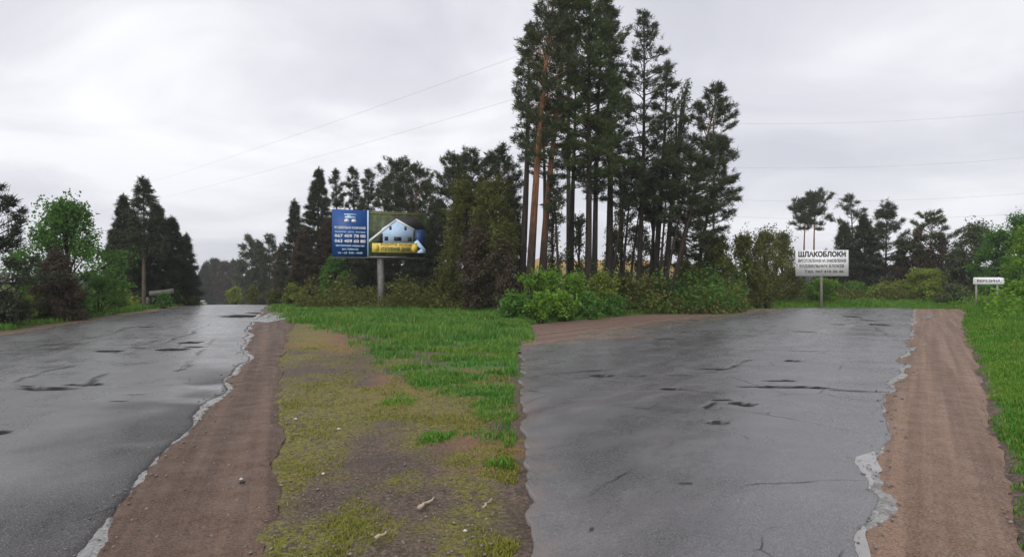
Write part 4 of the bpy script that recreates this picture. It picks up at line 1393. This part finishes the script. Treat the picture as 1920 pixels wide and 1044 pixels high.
# ------------------------------------------------------------------ signs
M['blue'] = flat('blue_board_print', (0.010, 0.075, 0.280), 0.45, 0, 0.15, 3)
M['blue2'] = flat('navy_board_print', (0.012, 0.040, 0.145), 0.45, 0, 0.15, 3)
M['lightblue'] = flat('pale_blue_print', (0.50, 0.68, 0.90), 0.5, 0, 0.12, 5)
M['white'] = flat('white_print', (0.84, 0.84, 0.86), 0.5, 0, 0.08, 5)
M['signwhite'] = flat('white_sign_sheet', (0.85, 0.85, 0.87), 0.45, 0, 0.10, 3)
M['ink'] = flat('black_print', (0.018, 0.018, 0.022), 0.5, 0, 0.1, 5)
M['yellow'] = flat('yellow_print', (0.74, 0.60, 0.14), 0.5, 0, 0.15, 6)
M['gold'] = flat('golden_print', (0.78, 0.55, 0.10), 0.5, 0, 0.1, 6)
M['rust'] = flat('orange_print', (0.42, 0.13, 0.03), 0.5, 0, 0.2, 6)
M['roofprint'] = flat('dark_roof_print', (0.035, 0.033, 0.035), 0.5, 0, 0.2, 6)
t = NT('meadow_picture_print')
nn = t.noise(2.2, 6, 0.65)
t.b.inputs['Roughness'].default_value = 0.5
M['meadow'] = t.set(t.ramp(nn, [(0.36, (0.022, 0.026, 0.016)), (0.50, (0.05, 0.06, 0.03)), (0.64, (0.08, 0.17, 0.03))]), 0.5, 0.3)
M['skylineprint'] = flat('golden_sky_print', (0.145, 0.115, 0.03), 0.5, 0, 0.5, 8)
M['steel'] = flat('weathered_grey_steel', (0.23, 0.215, 0.215), 0.55, 0.2, 0.3, 5)
M['polewood'] = flat('tarred_pole_wood', (0.055, 0.045, 0.036), 0.85, 0, 0.3, 6)
M['palewood'] = flat('pale_grey_post', (0.30, 0.295, 0.235), 0.7, 0, 0.3, 8)
M['concrete'] = flat('weathered_concrete', (0.19, 0.18, 0.165), 0.8, 0, 0.3, 7)


def text(parent, name, body, x, y, z, size, mat, width=None, th=0.004, bold=0.4):
    cu = bpy.data.curves.new(name, 'FONT')
    cu.body = body
    cu.size = size
    cu.align_x = 'CENTER'
    cu.align_y = 'CENTER'
    cu.extrude = th / 2
    cu.resolution_u = 2
    cu.offset = 0.016 * size * 4 * bold
    o = bpy.data.objects.new(name, cu)
    COL.objects.link(o)
    bpy.context.view_layer.update()
    me = bpy.data.meshes.new_from_object(o)
    bpy.data.objects.remove(o)
    w = max(v.co.x for v in me.vertices) - min(v.co.x for v in me.vertices)
    s = width / w if width else 1.0
    for v in me.vertices:
        v.co = Vector((v.co.x * s + x, -v.co.z + y, v.co.y + z))
    me.materials.clear()
    me.materials.append(mat)
    o = bpy.data.objects.new(name, me)
    COL.objects.link(o)
    o.parent = parent
    o['kind'] = 'stuff'
    return o


# billboard ----------------------------------------------------------
BY = 33.0
bx = UX(714, BY)
bb = thing('billboard', 'wide billboard with blue text panel and house picture on one post', 'billboard', (bx, BY, float(terr(bx, BY))), R(24))
zb, zt_ = VZ(482, BY) - float(terr(bx, BY)), VZ(396, BY) - float(terr(bx, BY))
Wb = 4.95
hb = zt_ - zb
x0 = -Wb / 2
xs = x0 + Wb * 0.365      # split between the two pictures
pts = np.array([[0.06, 0.16, -0.3], [0.05, 0.16, zb * 0.5], [0.0, 0.16, zb + 0.02], [0, 0.16, zt_ - 0.3]])
MB().tube(pts, [0.185, 0.175, 0.165, 0.15], 14).obj('post', M['steel'], bb, smooth=True)
fr = MB()
for zz_ in (zb - 0.03, (zb + zt_) / 2, zt_ - 0.05):
    fr.box((0, 0.045, zz_), (Wb - 0.2, 0.05, 0.09))
for k in range(7):
    fr.box((x0 + 0.15 + (Wb - 0.3) * k / 6, 0.045, (zb + zt_) / 2), (0.05, 0.046, hb - 0.12))
fr.obj('frame', M['steel'], bb)
MB().box(((x0 + xs) / 2, 0, (zb + zt_) / 2), (xs - x0 - 0.01, 0.035, hb)).obj('panel', M['blue'], bb)['label'] = 'blue panel with white lettering'
MB().box(((xs + Wb / 2) / 2, 0, (zb + zt_) / 2 - 0.0), (Wb / 2 - xs - 0.01, 0.035, hb - 0.04)).obj('panel', M['meadow'], bb)['label'] = 'picture panel with a pale blue house'
fy_ = -0.0175
MB().box((xs, -0.012, (zb + zt_) / 2), (0.07, 0.05, hb + 0.03)).obj('divider', M['lightblue'], bb)
ledge = MB().box((xs + (Wb / 2 - xs) * 0.33, -0.05, zb - 0.005), ((Wb / 2 - xs) * 0.62, 0.14, 0.07))
ledge.obj('ledge', M['steel'], bb)
cxp = (x0 + xs) / 2
wp = xs - x0
# blue panel print: emblem, heading, phone rows, address
em = MB()
em.box((cxp, fy_ - 0.003, zt_ - hb * 0.165), (wp * 0.30, 0.006, hb * 0.055))
em.box((cxp, fy_ - 0.003, zt_ - hb * 0.10), (wp * 0.34, 0.006, hb * 0.03))
em.box((cxp - 0.06, fy_ - 0.003, zt_ - hb * 0.13), (wp * 0.09, 0.005, hb * 0.08))
em.obj('emblem', M['lightblue'], bb)
em = MB()
for sx in (-1, 1):
    em.prism([(cxp + sx * wp * 0.10 + wp * 0.07 * math.cos(a), zt_ - hb * 0.235 + hb * 0.038 * math.sin(a)) for a in np.linspace(0, 2 * np.pi, 12, endpoint=False)], fy_ - 0.008, fy_)
em.obj('emblem', M['white'], bb)
text(bb, 'lettering', 'БУДІВЕЛЬНА КОМПАНІЯ', cxp, fy_ - 0.005, zt_ - hb * 0.385, 0.15, M['signwhite'], wp * 0.86)
text(bb, 'lettering', 'будинки  дахи  фасади', cxp, fy_ - 0.005, zt_ - hb * 0.47, 0.11, M['lightblue'], wp * 0.84)
text(bb, 'lettering', '067 409 78 00', cxp, fy_ - 0.005, zt_ - hb * 0.56, 0.22, M['white'], wp * 0.86)
text(bb, 'lettering', '063 409 60 80', cxp, fy_ - 0.005, zt_ - hb * 0.67, 0.22, M['white'], wp * 0.86)
text(bb, 'lettering', 'виставковий майданчик', cxp, fy_ - 0.005, zt_ - hb * 0.765, 0.13, M['lightblue'], wp * 0.80)
text(bb, 'lettering', 'вул. Київська', cxp, fy_ - 0.005, zt_ - hb * 0.84, 0.13, M['lightblue'], wp * 0.45)
text(bb, 'lettering', 'пн - сб  9:00 - 18:00', cxp, fy_ - 0.005, zt_ - hb * 0.92, 0.13, M['lightblue'], wp * 0.68)


# house picture: coordinates read from the photograph's board, 0..1 across, 0..1 up
def hp(a, b):
    return (xs + 0.02 + (Wb / 2 - xs - 0.04) * a, zb + hb * b)


def prn(name, mat, pts, lay):
    MB().prism([hp(*p) for p in pts], fy_ - 0.003 * lay, fy_ - 0.003 * lay + 0.0025).obj(name, M[mat], bb)


prn('picture_sky', 'skylineprint', [(0.02, 0.93), (0.92, 0.93), (0.92, 0.965), (0.02, 0.965)], 1)
prn('picture_roof', 'roofprint', [(0.20, 0.58), (0.75, 0.58), (0.98, 0.66), (0.80, 0.90), (0.47, 0.90), (0.40, 0.84)], 1)
prn('picture_house', 'lightblue', [(0.22, 0.30), (0.76, 0.30), (0.77, 0.62), (0.47, 0.83), (0.22, 0.62)], 2)
prn('picture_trim', 'white', [(0.0, 0.36), (0.0, 0.30), (0.47, 0.79), (0.47, 0.85)], 3)
prn('picture_trim', 'white', [(0.47, 0.85), (0.47, 0.80), (0.79, 0.59), (0.79, 0.63)], 3)
prn('picture_porch', 'ink', [(0.04, 0.24), (0.24, 0.24), (0.24, 0.53)], 3)
for a in (0.35, 0.61):
    prn('picture_window', 'blue2', [(a, 0.60), (a + 0.04, 0.60), (a + 0.04, 0.68), (a, 0.68)], 4)
for a, b in ((0.27, 0.33), (0.43, 0.56), (0.67, 0.74)):
    prn('picture_window', 'ink', [(a, 0.36), (b, 0.36), (b, 0.45), (a, 0.45)], 4)
prn('picture_block', 'blue2', [(0.80, 0.22), (0.97, 0.22), (0.97, 0.62), (0.80, 0.62)], 2)
prn('picture_flash', 'lightblue', [(0.77, 0.33), (0.985, 0.10), (0.985, 0.18), (0.84, 0.40)], 4)
prn('picture_flash', 'lightblue', [(0.80, 0.10), (0.985, 0.10), (0.91, 0.20)], 5)
prn('banner', 'yellow', [(0.06, 0.10), (0.84, 0.10), (0.84, 0.32), (0.06, 0.30)], 5)
for a in (0.125, 0.785):
    pr = [hp(a, 0.20) for _ in range(1)][0]
    MB().prism([(pr[0] + 0.17 * math.cos(q_), pr[1] + 0.22 * math.sin(q_)) for q_ in np.linspace(0, 2 * np.pi, 14, endpoint=False)], fy_ - 0.021, fy_ - 0.018).obj('banner_disc', M['gold'], bb)
c1 = hp(0.47, 0.275)
text(bb, 'lettering', 'БУДУЙТЕ  РАЗОМ', c1[0], fy_ - 0.021, c1[1], 0.16, M['rust'], (Wb / 2 - xs) * 0.52)
c1 = hp(0.46, 0.175)
text(bb, 'lettering', 'УТЕПЛЕННЯ  ДАХИ', c1[0], fy_ - 0.021, c1[1], 0.24, M['ink'], (Wb / 2 - xs) * 0.50)

# white board ---------------------------------------------------------
BY = 40.0
bx = UX(1541, BY)
zg = float(terr(bx, BY))
wb = thing('signboard', 'large white board with four lines of black lettering on one post', 'sign', (bx, BY, zg), R(-6))
zb, zt_ = VZ(517.5, BY) - zg, VZ(469, BY) - zg
Wb = 3.2
hb = zt_ - zb
MB().tube([[0, 0.09, -0.3], [0, 0.09, zb + 0.5], [0, 0.09, zt_ - 0.1]], [0.085, 0.08, 0.075], 10).obj('post', M['palewood'], wb, smooth=True)
MB().box((0, 0, (zb + zt_) / 2), (Wb, 0.03, hb)).obj('panel', M['signwhite'], wb)
fr = MB()
for zz_ in (zb + 0.05, zt_ - 0.05):
    fr.box((0, 0.035, zz_), (Wb - 0.1, 0.036, 0.06))
for xx in (-Wb / 2 + 0.06, Wb / 2 - 0.06):
    fr.box((xx, 0.035, (zb + zt_) / 2), (0.05, 0.034, hb - 0.18))
fr.obj('frame', M['steel'], wb)
text(wb, 'lettering', 'ШЛАКОБЛОКИ', 0, -0.019, zt_ - hb * 0.17, 0.44, M['ink'], Wb * 0.90, bold=0.8)
text(wb, 'lettering', 'ВИГОТОВЛЕННЯ НА ЗАМОВЛЕННЯ', 0, -0.019, zt_ - hb * 0.415, 0.26, M['ink'], Wb * 0.90)
text(wb, 'lettering', 'БУДІВЕЛЬНИХ БЛОКІВ', -0.02, -0.019, zt_ - hb * 0.625, 0.24, M['ink'], Wb * 0.84)
text(wb, 'lettering', 'Тел. 067 410 26 46', 0.12, -0.019, zt_ - hb * 0.83, 0.22, M['ink'], Wb * 0.74)

# small place sign ------------------------------------------------------
BY = 33.5
bx = UX(1853.5, BY)
zg = float(terr(bx, BY))
ps = thing('place_sign', 'small white place name sign on two thin posts in the grass', 'sign', (bx, BY, zg), R(-14))
zb, zt_ = VZ(533.5, BY) - zg, VZ(520, BY) - zg
Wb = 1.42
for xx in (-0.55, 0.42):
    MB().tube([[xx, 0.05, -0.3], [xx, 0.05, zt_ - 0.03]], [0.05, 0.05], 8).obj('post', M['palewood'], ps, smooth=True)
rc = []
for cx_, cz_, a0 in ((Wb / 2 - 0.06, zt_ - 0.06, 0), (-Wb / 2 + 0.06, zt_ - 0.06, 90), (-Wb / 2 + 0.06, zb + 0.06, 180), (Wb / 2 - 0.06, zb + 0.06, 270)):
    for a in (0, 30, 60, 90):
        rc.append((cx_ + 0.06 * math.cos(R(a0 + a)), cz_ + 0.06 * math.sin(R(a0 + a))))
MB().prism(rc[::-1], -0.012, 0.012).obj('panel', M['white'], ps)
text(ps, 'lettering', 'БЕРЕЗИНА', 0.0, -0.014, (zb + zt_) / 2, 0.17, M['ink'], Wb * 0.76)

# slanted roadside board and stone post at the left wood ------------------
BY = 35.0
bx = UX(303, BY)
zg = float(terr(bx, BY))
sl = thing('roadside_board', 'slanted grey board on low posts under the dark spruces', 'sign', (bx, BY, zg), R(18))
z1 = VZ(548, BY) - zg
MB().box((0, 0, z1), (1.22, 0.05, 0.27), Matrix.Rotation(R(-7), 4, 'Y')).obj('panel', M['concrete'], sl)
for xx in (-0.45, 0.42):
    MB().box((xx, 0.06, (z1 - 0.1) / 2 - 0.1), (0.07, 0.06, z1 + 0.1)).obj('post', M['polewood'], sl)
MB().box((0, 0.045, z1 - 0.06), (1.0, 0.03, 0.05), Matrix.Rotation(R(-7), 4, 'Y')).obj('rail', M['steel'], sl)
bx = UX(276, 34.5)
zg = float(terr(bx, 34.5))
cp = thing('concrete_post', 'short pale concrete post left of the slanted board', 'post', (bx, 34.5, zg), R(10))
MB().prism([(-0.10, -0.2), (0.10, -0.2), (0.085, 0.50), (0.05, 0.56), (-0.05, 0.56), (-0.085, 0.50)], -0.08, 0.08).obj('shaft', M['concrete'], cp)
MB().box((0, 0, 0.03), (0.30, 0.26, 0.10)).obj('base', M['concrete'], cp)

# ------------------------------------------------------------------ cars over the crest
M['carwhite'] = flat('white_car_paint', (0.78, 0.79, 0.80), 0.25, 0, 0.05, 3, 0.6)
M['cardark'] = flat('dark_car_paint', (0.020, 0.021, 0.024), 0.25, 0, 0.1, 3, 0.6)
M['glass'] = flat('car_glass', (0.03, 0.035, 0.04), 0.08, 0, 0.1, 3, 0.7)
M['tyre'] = flat('tyre_rubber', (0.02, 0.02, 0.02), 0.8, 0, 0.2, 8)
M['rim'] = flat('wheel_rim', (0.4, 0.4, 0.42), 0.35, 0.7, 0.1, 8)
t = NT('headlamp')
M['lamp'] = t.set((0.75, 0.76, 0.74), 0.15, 0.6)


def car(label, u, Y, paint, rz):
    x = UX(u, Y)
    root = thing('car', label, 'car', (x, Y, float(terr(x, Y)) + 0.05), rz)
    # side profile in (y, z), nose towards -y
    prof = [(-2.05, 0.32), (-2.1, 0.55), (-2.0, 0.74), (-1.1, 0.92), (-0.35, 1.40), (0.9, 1.44), (1.65, 1.02), (2.0, 0.95), (2.08, 0.5), (2.0, 0.30)]
    n = len(prof)
    ws = [0.80 if z < 0.95 else 0.62 for _, z in prof]
    v = [(-w, y, z) for (y, z), w in zip(prof, ws)] + [(w, y, z) for (y, z), w in zip(prof, ws)]
    q_ = [(i, (i + 1) % n, (i + 1) % n + n, i + n) for i in range(n)]
    t_ = []
    for o_, f in ((0, 1), (n, -1)):
        for i in range(1, n - 1):
            t_.append((o_, o_ + i + 1, o_ + i) if f > 0 else (o_, o_ + i, o_ + i + 1))
    MB().add(v, q=q_, t=t_).obj('body', M[paint], root)
    MB().add([(-0.68, -1.02, 0.975), (0.68, -1.02, 0.975), (0.56, -0.42, 1.375), (-0.56, -0.42, 1.375)], q=[(0, 1, 2, 3)]).obj('windscreen', M['glass'], root)
    for s in (-1, 1):
        MB().add([(s * 0.73, -0.8, 0.98), (s * 0.73, 1.3, 1.0), (s * 0.645, 0.85, 1.36), (s * 0.645, -0.3, 1.34)], q=[(0, 1, 2, 3)]).obj('side_window', M['glass'], root)
        MB().box((s * 0.56, -2.07, 0.66), (0.34, 0.06, 0.14)).obj('headlight', M['lamp'], root)
        for y in (-1.3, 1.3):
            w = MB().tube([[s * 0.66, y, 0.31], [s * 0.84, y, 0.31]], [0.31, 0.31], 16).obj('wheel', M['tyre'], root)
            MB().tube([[s * 0.70, y, 0.31], [s * 0.845, y, 0.31]], [0.18, 0.18], 12).obj('rim', M['rim'], w)
    MB().box((0, -2.10, 0.42), (1.3, 0.05, 0.16)).obj('bumper', M['tyre'], root)
    return root


car('white car coming over the far crest of the road', 377, 132, 'carwhite', R(14))
car('dark car following to the right of the white one', 391, 150, 'cardark', R(14))

# ------------------------------------------------------------------ power lines
M['wire'] = flat('weathered_cable', (0.50, 0.50, 0.52), 0.6, 0.0, 0.1, 3)
M['insul'] = flat('insulator_glaze', (0.20, 0.15, 0.12), 0.3, 0, 0.2, 6)


def pole(u, Y, ztop, arms, label, rz):
    x = UX(u, Y)
    zg = float(terr(x, Y))
    root = thing('utility_pole', label, 'pole', (x, Y, zg), rz)
    MB().tube([[0, 0, -0.5], [0, 0, (ztop - zg) / 2], [0, 0, ztop - zg + 0.4]], [0.17, 0.14, 0.10], 10).obj('shaft', M['polewood'], root, smooth=True)
    for za in arms:
        MB().box((0, 0.13, za - zg - 0.15), (1.4, 0.1, 0.12)).obj('crossarm', M['polewood'], root)
        MB().tube([[0, 0.13, za - zg - 0.09], [0, 0.13, za - zg]], [0.05, 0.035], 8).obj('insulator', M['insul'], root)
    return root


def wire(a, b, sag, r, label, group):
    s = np.linspace(0, 1, 40)[:, None]
    a, b = np.array(a), np.array(b)
    p = a + (b - a) * s
    p[:, 2] -= (4 * sag * s * (1 - s))[:, 0]
    tag(MB().tube(p, r, 5).obj('power_line', M['wire'], smooth=True), label, 'power line', group)


p1 = (UX(1066, 42), 42.0)
p2 = (UX(140, 134), 134.0)
pole(1066, 42, 17.6, [17.6, 14.6], 'tall dark utility pole hidden among the tall pines', R(-45))
pole(140, 134, 17.8, [17.8, 14.9], 'far utility pole hidden behind the round green tree', R(-45))
wire((*p1, 17.6), (*p2, 17.8), 0.9, 0.008, 'upper power line slanting down across the sky above the billboard', 'power lines over the potholed road')
wire((*p1, 14.6), (*p2, 14.9), 0.9, 0.008, 'lower power line slanting down just above the billboard wood', 'power lines over the potholed road')
p3 = (UX(1338, 80), 80.0)
p4 = (UX(2050, 70), 70.0)
zs_ = [VZ(231, 80), VZ(313, 80), VZ(373, 80), VZ(404, 80)]
ze_ = [VZ(196, 70), VZ(283, 70), VZ(352, 70), VZ(391, 70)]
pole(1338, 80, zs_[0], zs_, 'high utility pole hidden behind the last tall pine', R(10))
pole(2050, 70, ze_[0], ze_, 'high utility pole beyond the right edge', R(10))
for k, nm in enumerate(('topmost', 'second', 'third', 'lowest')):
    wire((*p3, zs_[k]), (*p4, ze_[k]), 0.8, 0.012, nm + ' of the four power lines right of the tall pines', 'power lines over the wide road')

# ------------------------------------------------------------------ damp air
hz = MB().box((0, 420, 6), (1420, 1000, 40)).obj('haze', bpy.data.materials.new('damp_air'))
hm = hz.data.materials[0]
hm.use_nodes = True
hm.node_tree.nodes.clear()
pv = hm.node_tree.nodes.new('ShaderNodeVolumePrincipled')
pv.inputs['Color'].default_value = (0.92, 0.94, 1.0, 1)
pv.inputs['Density'].default_value = 0.0006
pv.inputs['Anisotropy'].default_value = 0.2
ho = hm.node_tree.nodes.new('ShaderNodeOutputMaterial')
hm.node_tree.links.new(pv.outputs[0], ho.inputs['Volume'])
tag(hz, 'thin damp haze over the whole place', None, None, 'stuff')
